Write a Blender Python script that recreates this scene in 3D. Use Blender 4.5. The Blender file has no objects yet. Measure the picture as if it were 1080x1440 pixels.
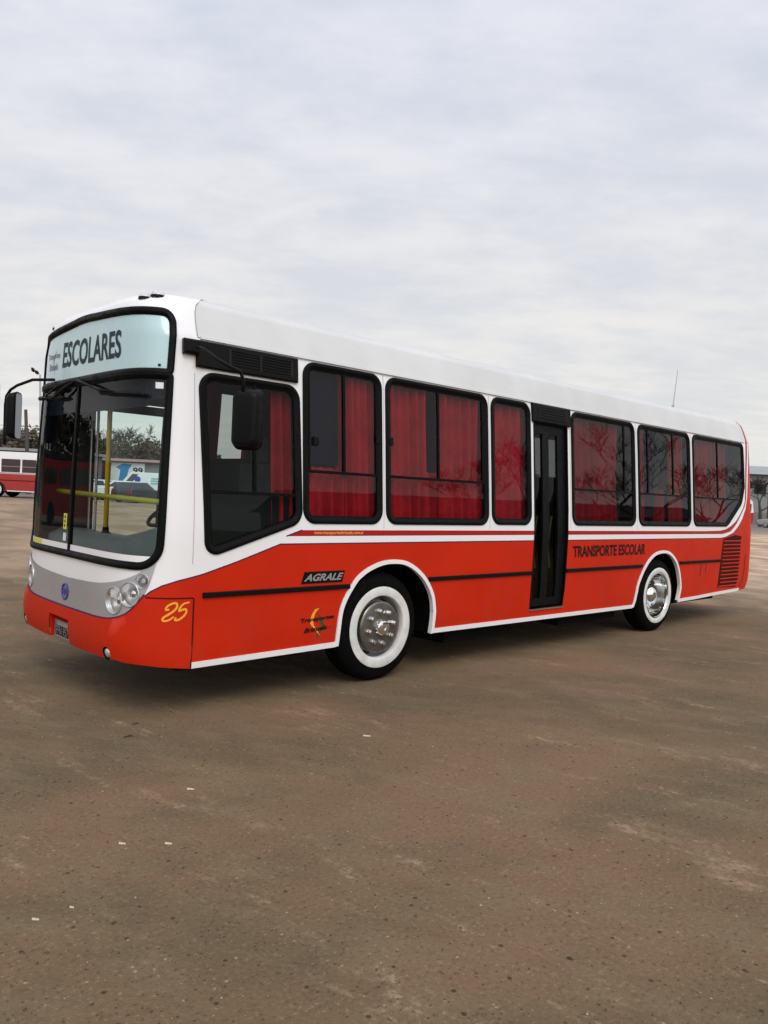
import bpy, bmesh, math, random, bisect
from mathutils import Vector, Matrix
from mathutils.geometry import delaunay_2d_cdt

scene = bpy.context.scene
COL = scene.collection
RAD = math.radians

# ------------------------------------------------------------------ camera
cam_data = bpy.data.cameras.new("camera")
cam = bpy.data.objects.new("camera", cam_data)
COL.objects.link(cam)
cam_data.sensor_fit = 'VERTICAL'
cam_data.sensor_height = 36.0
cam_data.sensor_width = 27.0
cam_data.lens = 1089.35 / 1440.0 * 36.0
cam_data.clip_start = 0.05
cam_data.clip_end = 3000.0
R = [[0.72915022, 0.01757886, 0.68412787],
     [-0.68275296, -0.04964798, 0.72896054],
     [0.04677987, -0.99861207, -0.02419882]]
cam.matrix_world = Matrix([[R[0][0], -R[0][1], -R[0][2], 0.0],
                           [R[1][0], -R[1][1], -R[1][2], -5.1],
                           [R[2][0], -R[2][1], -R[2][2], 1.718],
                           [0, 0, 0, 1]])
scene.camera = cam

# ------------------------------------------------------------------ light
SUN_AZ = Vector((-0.45, -0.89, 0)).normalized()
SUN_EL = RAD(46)
SUN_DIR = Vector((SUN_AZ.x * math.cos(SUN_EL), SUN_AZ.y * math.cos(SUN_EL), math.sin(SUN_EL)))
sun_data = bpy.data.lights.new("sun", 'SUN')
sun_data.energy = 1.15
sun_data.angle = RAD(28)
sun_data.color = (1.0, 0.965, 0.92)
sun = bpy.data.objects.new("sun", sun_data)
COL.objects.link(sun)
sun.rotation_euler = SUN_DIR.to_track_quat('Z', 'Y').to_euler()

vs = scene.view_settings
vs.view_transform = 'Standard'
vs.look = 'None'
vs.exposure = 0.0
vs.gamma = 1.0
vs.use_curve_mapping = False
scene.render.film_transparent = False
scene.cycles.max_bounces = 8
scene.cycles.transparent_max_bounces = 16
scene.cycles.caustics_reflective = False
scene.cycles.caustics_refractive = False
scene.cycles.use_denoising = True


class NT:
    """small helper to write node trees"""
    def __init__(self, tree):
        self.t = tree
        tree.nodes.clear()

    def n(self, kind, ins=None, **kw):
        nd = self.t.nodes.new(kind)
        for k, v in kw.items():
            setattr(nd, k, v)
        for k, v in (ins or {}).items():
            self.set(nd.inputs[k], v)
        return nd

    def set(self, sock, v):
        if hasattr(v, 'is_output') and v.is_output:
            self.t.links.new(v, sock)
        elif hasattr(v, 'outputs'):
            self.t.links.new(v.outputs[0], sock)
        else:
            if isinstance(v, (tuple, list)) and len(v) == 3 and sock.type == 'RGBA':
                v = (*v, 1.0)
            sock.default_value = v

    def math(self, op, a, b=0.0, c=None, clamp=False):
        nd = self.n('ShaderNodeMath', operation=op, use_clamp=clamp)
        self.set(nd.inputs[0], a)
        self.set(nd.inputs[1], b)
        if c is not None:
            self.set(nd.inputs[2], c)
        return nd.outputs[0]

    def mix(self, f, a, b, mode='MIX'):
        nd = self.n('ShaderNodeMix', data_type='RGBA', blend_type=mode)
        self.set(nd.inputs[0], f)
        self.set(nd.inputs[6], a)
        self.set(nd.inputs[7], b)
        return nd.outputs[2]

    def ramp(self, f, lo, hi, a=0.0, b=1.0):
        nd = self.n('ShaderNodeMapRange', interpolation_type='SMOOTHSTEP')
        for i, v in enumerate((f, lo, hi, a, b)):
            self.set(nd.inputs[i], v)
        return nd.outputs[0]

    def noise(self, vec, scale, detail=3.0, rough=0.55, dist=0.0):
        nd = self.n('ShaderNodeTexNoise')
        self.set(nd.inputs['Vector'], vec)
        nd.inputs['Scale'].default_value = scale
        nd.inputs['Detail'].default_value = detail
        nd.inputs['Roughness'].default_value = rough
        nd.inputs['Distortion'].default_value = dist
        return nd.outputs[0]

    def turn(self, vec, deg, scale, loc=(0, 0, 0)):
        """turn first, then stretch"""
        a = self.mapping(vec, rot=(0, 0, math.radians(deg)))
        return self.mapping(a, scale=scale, loc=loc)

    def mapping(self, vec, scale=(1, 1, 1), rot=(0, 0, 0), loc=(0, 0, 0)):
        nd = self.n('ShaderNodeMapping')
        self.set(nd.inputs['Vector'], vec)
        nd.inputs['Scale'].default_value = scale
        nd.inputs['Rotation'].default_value = rot
        nd.inputs['Location'].default_value = loc
        return nd.outputs[0]


# ------------------------------------------------------------------ world: overcast daylight sky
world = bpy.data.worlds.new("World")
scene.world = world
world.use_nodes = True
w = NT(world.node_tree)
sky = w.n('ShaderNodeTexSky', sky_type='NISHITA')
sky.sun_disc = False
sky.sun_elevation = SUN_EL
sky.sun_rotation = math.atan2(SUN_DIR.x, SUN_DIR.y)
sky.air_density = 1.0
sky.dust_density = 2.0
tc = w.n('ShaderNodeTexCoord')
dirv = tc.outputs['Generated']
sep = w.n('ShaderNodeSeparateXYZ', {0: dirv})
zc = w.math('MAXIMUM', sep.outputs[2], 0.0)
den = w.math('ADD', zc, 0.16)
cx = w.math('DIVIDE', sep.outputs[0], den)
cy = w.math('DIVIDE', sep.outputs[1], den)
cvec = w.n('ShaderNodeCombineXYZ', {0: cx, 1: cy, 2: 0.0}).outputs[0]
# rows of soft cloud rolls running left-right across the view
cm = w.turn(cvec, 43, (0.75, 1.35, 1.0))
n1 = w.noise(cm, 1.7, 5.0, 0.55, 0.3)
n2 = w.noise(w.turn(cvec, 43, (0.8, 1.25, 1.0), (4, 7, 0)), 4.6, 5.0, 0.6, 0.1)
nn = w.math('ADD', w.math('MULTIPLY', n1, 0.55), w.math('MULTIPLY', n2, 0.45))
cl = w.ramp(nn, 0.36, 0.63)
elev = w.ramp(sep.outputs[2], 0.0, 0.62)
lit = w.mix(elev, (0.90, 0.87, 0.82), (0.82, 0.84, 0.925))
shade = w.mix(elev, (0.755, 0.765, 0.765), (0.665, 0.705, 0.83))
cloud = w.mix(cl, shade, lit)
# the part of the cloud deck that hides the sun is brighter
sdot = w.n('ShaderNodeVectorMath', operation='DOT_PRODUCT')
w.set(sdot.inputs[0], dirv)
sdot.inputs[1].default_value = SUN_DIR
glow = w.ramp(sdot.outputs['Value'], 0.35, 1.0, 1.0, 2.0)
cloud2 = w.n('ShaderNodeVectorMath', operation='SCALE', ins={0: cloud, 'Scale': glow}).outputs[0]
bg_sky = w.n('ShaderNodeBackground', {'Color': sky.outputs[0], 'Strength': 0.08})
bg_cl = w.n('ShaderNodeBackground', {'Color': cloud2, 'Strength': 1.0})
mixw = w.n('ShaderNodeMixShader', {0: 0.95, 1: bg_sky.outputs[0], 2: bg_cl.outputs[0]})
w.n('ShaderNodeOutputWorld', {'Surface': mixw.outputs[0]})


# ------------------------------------------------------------------ materials
MATS = {}


def principled(name, color, rough=0.5, metal=0.0, coat=0.0, spec=0.5, vary=0.0, vscale=3.0, bump=0.0, bscale=40.0,
               dirt=0.0, dirtcol=(0.13, 0.10, 0.07)):
    m = bpy.data.materials.new(name)
    m.use_nodes = True
    t = NT(m.node_tree)
    co = t.n('ShaderNodeTexCoord').outputs['Object']
    c = color
    if vary:
        f = t.ramp(t.noise(co, vscale, 4.0, 0.6), 0.3, 0.7)
        lo = tuple(max(0, x * (1 - vary)) for x in color)
        hi = tuple(min(1, x * (1 + vary * 0.6)) for x in color)
        c = t.mix(f, lo, hi)
    if dirt:
        # road dust that settles on the lower panels
        z = t.n('ShaderNodeSeparateXYZ', {0: co}).outputs[2]
        low = t.ramp(z, 0.35, 1.1, 1.0, 0.0)
        nz = t.ramp(t.noise(t.mapping(co, scale=(1, 1, 0.45)), 4.0, 5.0, 0.65), 0.42, 0.72)
        c = t.mix(t.math('MULTIPLY', t.math('MULTIPLY', low, nz), dirt), c, dirtcol)
    b = t.n('ShaderNodeBsdfPrincipled', {'Base Color': c, 'Roughness': rough, 'Metallic': metal,
                                         'Coat Weight': coat, 'Coat Roughness': 0.06,
                                         'Specular IOR Level': spec})
    if vary:
        rr = t.ramp(t.noise(co, vscale * 2.3, 4.0, 0.6), 0.3, 0.75, max(0.02, rough * 0.8), min(1, rough * 1.3))
        t.set(b.inputs['Roughness'], rr)
    if bump:
        bn = t.n('ShaderNodeBump', {'Strength': bump, 'Distance': 0.02, 'Height': t.noise(co, bscale, 4.0, 0.6)})
        t.set(b.inputs['Normal'], bn.outputs[0])
    t.n('ShaderNodeOutputMaterial', {'Surface': b.outputs[0]})
    MATS[name] = m
    return m


def glass(name, tint, refl=1.0, rough=0.0, film=None, filmfac=0.0):
    """thin pane: tinted see-through plus a mirror reflection that grows at grazing angles"""
    m = bpy.data.materials.new(name)
    m.use_nodes = True
    t = NT(m.node_tree)
    tr = t.n('ShaderNodeBsdfTransparent', {'Color': tint})
    gl = t.n('ShaderNodeBsdfGlossy', {'Color': (1, 1, 1), 'Roughness': rough})
    fr = t.n('ShaderNodeFresnel', {'IOR': 1.52})
    fac = t.math('MULTIPLY', fr.outputs[0], refl, clamp=True)
    base = tr.outputs[0]
    if film:
        df = t.n('ShaderNodeBsdfDiffuse', {'Color': film})
        base = t.n('ShaderNodeMixShader', {0: filmfac, 1: tr.outputs[0], 2: df.outputs[0]}).outputs[0]
    mx = t.n('ShaderNodeMixShader', {0: fac, 1: base, 2: gl.outputs[0]})
    t.n('ShaderNodeOutputMaterial', {'Surface': mx.outputs[0]})
    MATS[name] = m
    return m


principled('white_paint', (0.82, 0.81, 0.79), 0.32, coat=0.25)
principled('roof_paint', (0.60, 0.60, 0.58), 0.42, coat=0.1, vary=0.07, vscale=1.2)
principled('red_paint', (0.53, 0.0195, 0.003), 0.45, coat=0.03, spec=0.14, vary=0.07, vscale=1.1, dirt=0.12)
principled('stripe_red', (0.36, 0.010, 0.010), 0.4, spec=0.25)
principled('blue_line', (0.07, 0.012, 0.07), 0.5, spec=0.2)
principled('silver_paint', (0.50, 0.50, 0.51), 0.30, metal=0.55, coat=0.25, vary=0.02, vscale=0.8)
principled('rubber', (0.002, 0.002, 0.0022), 0.5, spec=0.11, vary=0.2, vscale=8)
principled('black_plastic', (0.003, 0.003, 0.0035), 0.5, spec=0.14, vary=0.2, vscale=9)
principled('black_gap', (0.004, 0.004, 0.004), 0.8)
principled('dark_red', (0.045, 0.003, 0.002), 0.7, spec=0.15)
principled('tyre_rubber', (0.0035, 0.0035, 0.0035), 0.8, spec=0.06, vary=0.3, vscale=14, bump=0.2, bscale=60)
principled('whitewall', (0.67, 0.66, 0.62), 0.55, vary=0.16, vscale=6)
principled('rim_grey', (0.36, 0.37, 0.35), 0.35, metal=0.5, vary=0.15, vscale=7)
principled('dish_metal', (0.55, 0.55, 0.54), 0.10, metal=1.0)
principled('hub_grey', (0.20, 0.19, 0.168), 0.26, metal=0.75, vary=0.12, vscale=6)
principled('chrome', (0.85, 0.85, 0.85), 0.07, metal=1.0)
principled('lamp_silver', (0.74, 0.74, 0.73), 0.42, metal=0.85)
principled('liner_dark', (0.035, 0.035, 0.037), 0.8)
principled('interior_grey', (0.022, 0.026, 0.028), 0.7, spec=0.2, vary=0.1)
principled('dash_grey', (0.11, 0.12, 0.12), 0.55, vary=0.15, vscale=2)
principled('navy', (0.010, 0.015, 0.030), 0.6, spec=0.15)
principled('curtain_red', (0.60, 0.012, 0.022), 0.85, vary=0.2, vscale=5)
principled('seat_cloth', (0.035, 0.035, 0.05), 0.85, vary=0.2)
principled('yellow_paint', (0.95, 0.55, 0.015), 0.35)
principled('pole_metal', (0.5, 0.5, 0.48), 0.3, metal=0.8)
principled('olive_paint', (0.36, 0.36, 0.03), 0.4)
principled('yellow_letter', (0.85, 0.36, 0.03), 0.4)
principled('orange_letter', (0.85, 0.33, 0.06), 0.4)
principled('black_letter', (0.012, 0.004, 0.005), 0.5, spec=0.2)
principled('teal_letter', (0.008, 0.026, 0.034), 0.5, spec=0.2)
principled('purple_letter', (0.10, 0.10, 0.26), 0.4)
principled('badge_grey', (0.33, 0.32, 0.31), 0.35, metal=0.3)
principled('green_letter', (0.03, 0.06, 0.012), 0.45)
principled('sign_panel', (0.43, 0.60, 0.60), 0.28, coat=0.6, vary=0.04, vscale=1.0)
principled('sticker_white', (0.7, 0.7, 0.68), 0.4)
principled('sticker_yellow', (0.62, 0.58, 0.10), 0.45)
principled('emblem_blue', (0.05, 0.05, 0.28), 0.35, metal=0.2)
principled('mirror_blue', (0.008, 0.020, 0.05), 0.08, metal=0.9)
principled('mirror_face', (0.75, 0.78, 0.80), 0.03, metal=1.0)
principled('lamp_lens', (0.60, 0.61, 0.60), 0.2, vary=0.2, vscale=20)
principled('chassis', (0.006, 0.0055, 0.005), 0.9, spec=0.1)
glass('side_glass', (0.66, 0.62, 0.63), 0.55)
glass('driver_glass', (0.55, 0.66, 0.62), 0.32)
glass('front_glass', (0.86, 0.93, 0.91), 0.42)
glass('door_glass', (0.30, 0.36, 0.35), 0.35)
glass('far_glass', (0.80, 0.90, 0.88), 0.6)
glass('lamp_glass', (0.90, 0.90, 0.90), 0.35)
glass('rear_glass', (0.50, 0.44, 0.45), 0.62)
M = MATS


# ------------------------------------------------------------------ object helpers
def mk(name, verts, faces, mat, parent=None, smooth=False, fmats=None, normals=None):
    me = bpy.data.meshes.new(name)
    me.from_pydata([tuple(v) for v in verts], [], faces)
    mats = mat if isinstance(mat, (list, tuple)) else [mat]
    for m_ in mats:
        me.materials.append(M[m_] if isinstance(m_, str) else m_)
    if fmats:
        me.polygons.foreach_set('material_index', fmats)
    if smooth or normals:
        me.polygons.foreach_set('use_smooth', [True] * len(me.polygons))
    me.update()
    if normals:
        me.normals_split_custom_set_from_vertices([tuple(x) for x in normals])
    o = bpy.data.objects.new(name, me)
    COL.objects.link(o)
    if parent is not None:
        o.parent = parent
    return o


def thing(name, label, cat, loc=(0, 0, 0), rotz=0.0, group=None):
    o = bpy.data.objects.new(name, None)
    o.empty_display_size = 0.3
    COL.objects.link(o)
    o.location = loc
    o.rotation_euler = (0, 0, rotz)
    o['label'] = label
    o['category'] = cat
    if group:
        o['group'] = group
    return o


def tag(o, label, cat, group=None, kind=None):
    o['label'] = label
    o['category'] = cat
    if group:
        o['group'] = group
    if kind:
        o['kind'] = kind
    return o


class MB:
    """collects shapes into one mesh"""
    def __init__(self):
        self.v, self.f, self.mi = [], [], []

    def add(self, vs, fs, mi=0):
        b = len(self.v)
        self.v += [tuple(x) for x in vs]
        self.f += [tuple(i + b for i in f) for f in fs]
        self.mi += [mi] * len(fs)
        return self

    def box(self, lo, hi, mi=0):
        x0, y0, z0 = lo
        x1, y1, z1 = hi
        vs = [(x0, y0, z0), (x1, y0, z0), (x1, y1, z0), (x0, y1, z0), (x0, y0, z1), (x1, y0, z1), (x1, y1, z1), (x0, y1, z1)]
        return self.add(vs, [(0, 3, 2, 1), (4, 5, 6, 7), (0, 1, 5, 4), (1, 2, 6, 5), (2, 3, 7, 6), (3, 0, 4, 7)], mi)

    def tube(self, pts, r, n=10, mi=0, cap=True):
        pts = [Vector(p) for p in pts]
        rs = r if isinstance(r, (list, tuple)) else [r] * len(pts)
        rings = []
        up = None
        for i, p in enumerate(pts):
            d = (pts[min(i + 1, len(pts) - 1)] - pts[max(i - 1, 0)]).normalized()
            if up is None or abs(up.dot(d)) > 0.98:
                up = Vector((0, 0, 1)) if abs(d.z) < 0.9 else Vector((1, 0, 0))
            a = d.cross(up).normalized()
            b = a.cross(d).normalized()
            up = b
            rings.append([p + (a * math.cos(2 * math.pi * k / n) + b * math.sin(2 * math.pi * k / n)) * rs[i] for k in range(n)])
        vs = [v for q in rings for v in q]
        fs = []
        for i in range(len(rings) - 1):
            for k in range(n):
                k2 = (k + 1) % n
                fs.append((i * n + k2, i * n + k, (i + 1) * n + k, (i + 1) * n + k2))
        if cap:
            fs.append(tuple(range(n)))
            fs.append(tuple(reversed(range((len(rings) - 1) * n, len(rings) * n))))
        return self.add(vs, fs, mi)

    def lathe(self, prof, origin, axis, n=40, mi=0, closed=False):
        """prof: list of (radius, distance along axis)"""
        ax = Vector(axis).normalized()
        up = Vector((0, 0, 1)) if abs(ax.z) < 0.9 else Vector((1, 0, 0))
        a = ax.cross(up).normalized()
        b = a.cross(ax).normalized()
        o = Vector(origin)
        vs = []
        for r, h in prof:
            for k in range(n):
                t = 2 * math.pi * k / n
                vs.append(o + ax * h + (a * math.cos(t) + b * math.sin(t)) * r)
        fs = []
        m_ = len(prof)
        for i in range(m_ if closed else m_ - 1):
            j = (i + 1) % m_
            for k in range(n):
                k2 = (k + 1) % n
                fs.append((i * n + k, i * n + k2, j * n + k2, j * n + k))
        return self.add(vs, fs, mi)

    def build(self, name, mat, parent=None, smooth=False, angle=None):
        o = mk(name, self.v, self.f, mat, parent, smooth, self.mi)
        if angle is not None:
            me = o.data
            me.polygons.foreach_set('use_smooth', [True] * len(me.polygons))
            bm = bmesh.new()
            bm.from_mesh(me)
            for e in bm.edges:
                if len(e.link_faces) == 2 and e.calc_face_angle(0) > RAD(angle):
                    e.smooth = False
            bm.to_mesh(me)
            bm.free()
        return o


def copy_tree(o, parent=None):
    c = o.copy()
    COL.objects.link(c)
    if parent is not None:
        c.parent = parent
    for ch in list(o.children):
        copy_tree(ch, c)
    return c


W2=1.235
XFT=[(0.3,2.50),(0.42,2.445),(0.55,2.425),(0.70,2.435),(0.95,2.44),(1.1,2.45),(1.8,2.462),(2.5,2.485),(2.62,2.488),(2.8,2.49),(3.0,2.505),(3.08,2.525),(3.13,2.58),(3.17,2.70),(3.21,3.08)]
XRT=[(0.3,12.98),(0.45,13.10),(0.65,13.24),(0.9,13.28),(1.5,13.28),(2.2,13.24),(2.8,13.18),(3.0,13.14),(3.1,13.09),(3.15,13.0),(3.18,12.85),(3.21,12.5)]
def lerp(T,z):
    if z<=T[0][0]: return T[0][1]
    for (a,b),(c,d) in zip(T,T[1:]):
        if z<=c: return b+(d-b)*(z-a)/(c-a)
    return T[-1][1]
def smooth(T,z,w=0.05):
    return (lerp(T,z-w)+2*lerp(T,z)+lerp(T,z+w))/4
ZG=2.8; HR=0.6; RT=0.41
def _rp():
    # roof cross-section (h, z, inset): flat cove panel, a tight bend, then a nearly flat roof
    K=[(2.80,2.80,0.0),(2.92,2.92,0.040),(3.03,3.03,0.082),(3.09,3.093,0.112),(3.13,3.128,0.160),(3.18,3.156,0.285),(3.27,3.184,0.62),(3.40,3.21,1.1224)]
    out=[]
    for i in range(len(K)-1):
        p0,p1,p2,p3=K[max(0,i-1)],K[i],K[i+1],K[min(len(K)-1,i+2)]
        for j in range(6):
            s=j/6
            out.append(tuple(0.5*(2*p1[c]+(p2[c]-p0[c])*s+(2*p0[c]-5*p1[c]+4*p2[c]-p3[c])*s*s+(3*p1[c]-p0[c]-3*p2[c]+p3[c])*s**3) for c in range(3)))
    out.append(K[-1])
    return out
ROOFP=_rp()
def zy(h):
    if h<=ZG:
        t=h-1.4
        y=0.08*(math.sqrt(t*t+0.02)+t)/2
        if h<0.55: y+=0.25*(0.55-h)**2
        return h,y
    y0=0.08*(math.sqrt(1.96+0.02)+1.4)/2
    for (h0,z0,d0),(h1,z1,d1) in zip(ROOFP,ROOFP[1:]):
        if h<=h1:
            k=(h-h0)/(h1-h0)
            return z0+(z1-z0)*k, min(W2,y0+d0+(d1-d0)*k)
    return ROOFP[-1][1],W2
NEXP,MEXP=6.0,2.5
XS0,XR0=2.90,12.92
# arc tables at a reference level: (arc, u, v)
def table(depth,hw,n=NEXP,m=MEXP):
    us=set()
    for i in range(801): us.add(round(-1+2*i/800,9))
    for i in range(1201):
        c=math.cos(math.pi*i/1200); us.add(round(math.copysign(abs(c)**(2/n),c),9))
    T=[];acc=0;pu=None
    for u in sorted(us,reverse=True):
        v=max(0.0,1-abs(u)**n)**(1/m)
        p=(-hw*u,-depth*v)
        if pu: acc+=math.hypot(p[0]-pu[0],p[1]-pu[1])
        pu=p; T.append((acc,u,v))
    return T
FT=table(0.45,W2); LF=FT[-1][0]
RTb=table(0.32,W2); LR=RTb[-1][0]

def tlook(T,a):
    i=bisect.bisect(T,(a,9,9))
    if i<=0:return T[0][1:]
    if i>=len(T):return T[-1][1:]
    (a0,u0,v0),(a1,u1,v1)=T[i-1],T[i]
    k=(a-a0)/max(1e-9,a1-a0)
    return u0+(u1-u0)*k,v0+(v1-v0)*k
SF0=XS0-LF           # s at far front corner
SFAR=SF0-(XR0-XS0)   # s at far rear corner
SEND=XR0+LR          # near rear -> across rear to far side
def P(s,h):
    x,y,z=P0(s,h)
    if h>ZG:
        t=(z-ZG)/RT
        d=max(0.0,x-2.4)
        z+=0.005*t*math.exp(-(d/1.6)**2)+0.03*t*min(1.0,max(0.0,(x-3)/8))
    return (x,y,z)
def P0(s,h):
    z,y=zy(h)
    xf=smooth(XFT,z); xr=smooth(XRT,z)
    hw=W2-y
    if SF0<=s<=XS0:
        u,v=tlook(FT,XS0-s)
        xs=max(XS0,xf+0.40)
        return (xs-(xs-xf)*v, W2-hw*u, z)
    if s>XR0:
        u,v=tlook(RTb,min(LR,s-XR0))
        xs=min(XR0,xr-0.28)
        return (xs+(xr-xs)*v, W2-hw*u, z)
    xs=max(XS0,xf+0.40); xe=min(XR0,xr-0.28)
    if s>=XS0:
        x=s; y0=W2-hw
    else:
        x=XS0+(SF0-s); y0=W2+hw
    if xs>XS0 or xe<XR0:
        x=xs+(x-XS0)*(xe-xs)/(XR0-XS0)
    return (x,y0,z)


def nrm(s, h):
    e = 0.014
    a = Vector(P(s + e, h)) - Vector(P(s - e, h))
    eh = 0.004
    h1 = min(h + eh, ZG + HR - 1e-4)
    b = Vector(P(s, h1)) - Vector(P(s, h1 - 2 * eh))
    n_ = a.cross(b)
    return n_.normalized() if n_.length > 1e-12 else Vector((0, 0, 1))


def PO(s, h, off):
    return Vector(P(s, h)) + nrm(s, h) * off


SC = (XS0 + SF0) / 2           # centre line of the front


def mir(s):
    return 2 * SC - s


def inside(p, poly):
    x, y = p
    c = False
    j = len(poly) - 1
    for i in range(len(poly)):
        xi, yi = poly[i]
        xj, yj = poly[j]
        if (yi > y) != (yj > y) and x < (xj - xi) * (y - yi) / (yj - yi) + xi:
            c = not c
        j = i
    return c


def resample(poly, closed=True):
    out = []
    n_ = len(poly)
    for i in range(n_ if closed else n_ - 1):
        a, b = poly[i], poly[(i + 1) % n_]
        L = math.hypot(b[0] - a[0], b[1] - a[1])
        mid = (a[0] + b[0]) / 2
        step = 0.06 if (SF0 - 0.1 < mid < XS0 + 0.05 or mid > XR0 - 0.05) else 0.16
        k = max(1, int(math.ceil(L / step)))
        for q in range(k):
            out.append((a[0] + (b[0] - a[0]) * q / k, a[1] + (b[1] - a[1]) * q / k))
    if not closed:
        out.append(poly[-1])
    return out


def rpoly(corners, rad, inset=0.0, seg=7, per=4):
    """rounded convex polygon, moved inwards by inset; always the same number of points"""
    n_ = len(corners)
    area = sum(corners[i][0] * corners[(i + 1) % n_][1] - corners[(i + 1) % n_][0] * corners[i][1] for i in range(n_))
    C_ = [Vector(c) for c in (corners if area > 0 else list(reversed(corners)))]
    rads = rad if isinstance(rad, (list, tuple)) else [rad] * n_
    if isinstance(rad, (list, tuple)) and area < 0:
        rads = list(reversed(rads))
    L = []
    for i in range(n_):
        a, b = C_[i], C_[(i + 1) % n_]
        d = (b - a).normalized()
        L.append((a + Vector((-d.y, d.x)) * inset, d))
    I = []
    for i in range(n_):
        (p, d), (q, e) = L[i - 1], L[i]
        den = d.x * e.y - d.y * e.x
        t = ((q.x - p.x) * e.y - (q.y - p.y) * e.x) / den
        I.append(p + d * t)
    pts = []
    ends = []
    for i in range(n_):
        d, e = L[i - 1][1], L[i][1]
        ang = math.acos(max(-1, min(1, d.dot(e))))
        r = max(0.004, rads[i] - inset)
        tl = r * math.tan(ang / 2)
        a = I[i] - d * tl
        cen = a + Vector((-d.y, d.x)) * r
        arc = []
        a0 = math.atan2((a - cen).y, (a - cen).x)
        for k in range(seg + 1):
            t = a0 + ang * k / seg
            arc.append((cen.x + r * math.cos(t), cen.y + r * math.sin(t)))
        ends.append(arc)
    for i in range(n_):
        pts += ends[i]
        a = ends[i][-1]
        b = ends[(i + 1) % n_][0]
        L_ = math.hypot(I[(i + 1) % n_].x - I[i].x, I[(i + 1) % n_].y - I[i].y)
        m_ = per if not (SF0 < I[i].x < XS0 and SF0 < I[(i + 1) % n_].x < XS0) else max(per, 28)
        for k in range(1, m_):
            pts.append((a[0] + (b[0] - a[0]) * k / m_, a[1] + (b[1] - a[1]) * k / m_))
    return pts


def in_region(sx):
    return SF0 - 0.06 < sx < XS0 + 0.06


def grid_points(s0, s1, h0, h1):
    P_ = []
    hs = []
    h = h0
    while h < h1:
        hs.append(h)
        h += 0.07 if h > 1.15 else 0.11
    s = s0
    while s < s1:
        for h in hs:
            P_.append((s, h))
        s += 0.045 if in_region(s) else (0.07 if s > XR0 - 0.06 else 0.33)
    return P_


def fill(name, poly, off, mat, parent, flip=False, holes=()):
    """a panel of the body surface bounded by poly (s,h), set off along the normal"""
    pts, edges = [], []

    def loop(pl):
        b = len(pts)
        pts.extend(pl)
        edges.extend((b + i, b + (i + 1) % len(pl)) for i in range(len(pl)))
    loop(poly)
    for q in holes:
        loop(q)
    s0 = min(p[0] for p in poly)
    s1 = max(p[0] for p in poly)
    h0 = min(p[1] for p in poly)
    h1 = max(p[1] for p in poly)
    for g in grid_points(s0 + 0.03, s1, h0 + 0.03, h1):
        if inside(g, poly):
            pts.append(g)
    v, e, f, *_ = delaunay_2d_cdt([Vector(p) for p in pts], edges, [], 0, 1e-5)
    fs = []
    for t in f:
        c = (sum(v[i].x for i in t) / len(t), sum(v[i].y for i in t) / len(t))
        if inside(c, poly) and not any(inside(c, q) for q in holes):
            fs.append(tuple(reversed(t)) if flip else tuple(t))
    nn_ = [nrm(p.x, p.y) for p in v]
    vs_ = [Vector(P(p.x, p.y)) + q * off for p, q in zip(v, nn_)]
    return mk(name, vs_, fs, mat, parent, normals=[-q if flip else q for q in nn_])


def ring(corners, rad, prof, mb, mi=0, seg=7, per=4):
    """sweep a profile [(inset, off)] round a rounded polygon"""
    loops = []
    for ins, off in prof:
        loops.append([PO(s, h, off) for s, h in rpoly(corners, rad, ins, seg, per)])
    n_ = len(loops[0])
    vs_ = [p for l in loops for p in l]
    fs = []
    for i in range(len(loops) - 1):
        for k in range(n_):
            k2 = (k + 1) % n_
            fs.append((i * n_ + k, i * n_ + k2, (i + 1) * n_ + k2, (i + 1) * n_ + k))
    mb.add(vs_, fs, mi)


def ribbon(path, w0, w1, off, mb, mi=0, off0=-0.002, closed=False):
    """flat strip along a path (s,h): from w0 to w1 sideways (left of travel positive), raised by off"""
    n_ = len(path)
    rows = []
    for i, p in enumerate(path):
        a = Vector(path[i - 1] if (i > 0 or closed) else path[0])
        b = Vector(path[(i + 1) % n_] if (i < n_ - 1 or closed) else path[-1])
        d = (b - a).normalized()
        nl = Vector((-d.y, d.x))
        q0 = Vector(p) + nl * w0
        q1 = Vector(p) + nl * w1
        rows.append([PO(q0.x, q0.y, off0), PO(q0.x, q0.y, off), PO(q1.x, q1.y, off), PO(q1.x, q1.y, off0)])
    vs_ = [v for r in rows for v in r]
    fs = []
    for i in range(n_ if closed else n_ - 1):
        j = (i + 1) % n_
        for k in range(3):
            fs.append((i * 4 + k + 1, i * 4 + k, j * 4 + k, j * 4 + k + 1))
    if not closed:
        fs.append((0, 1, 2, 3))
        b = (n_ - 1) * 4
        fs.append((b + 3, b + 2, b + 1, b))
    mb.add(vs_, fs, mi)


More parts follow.
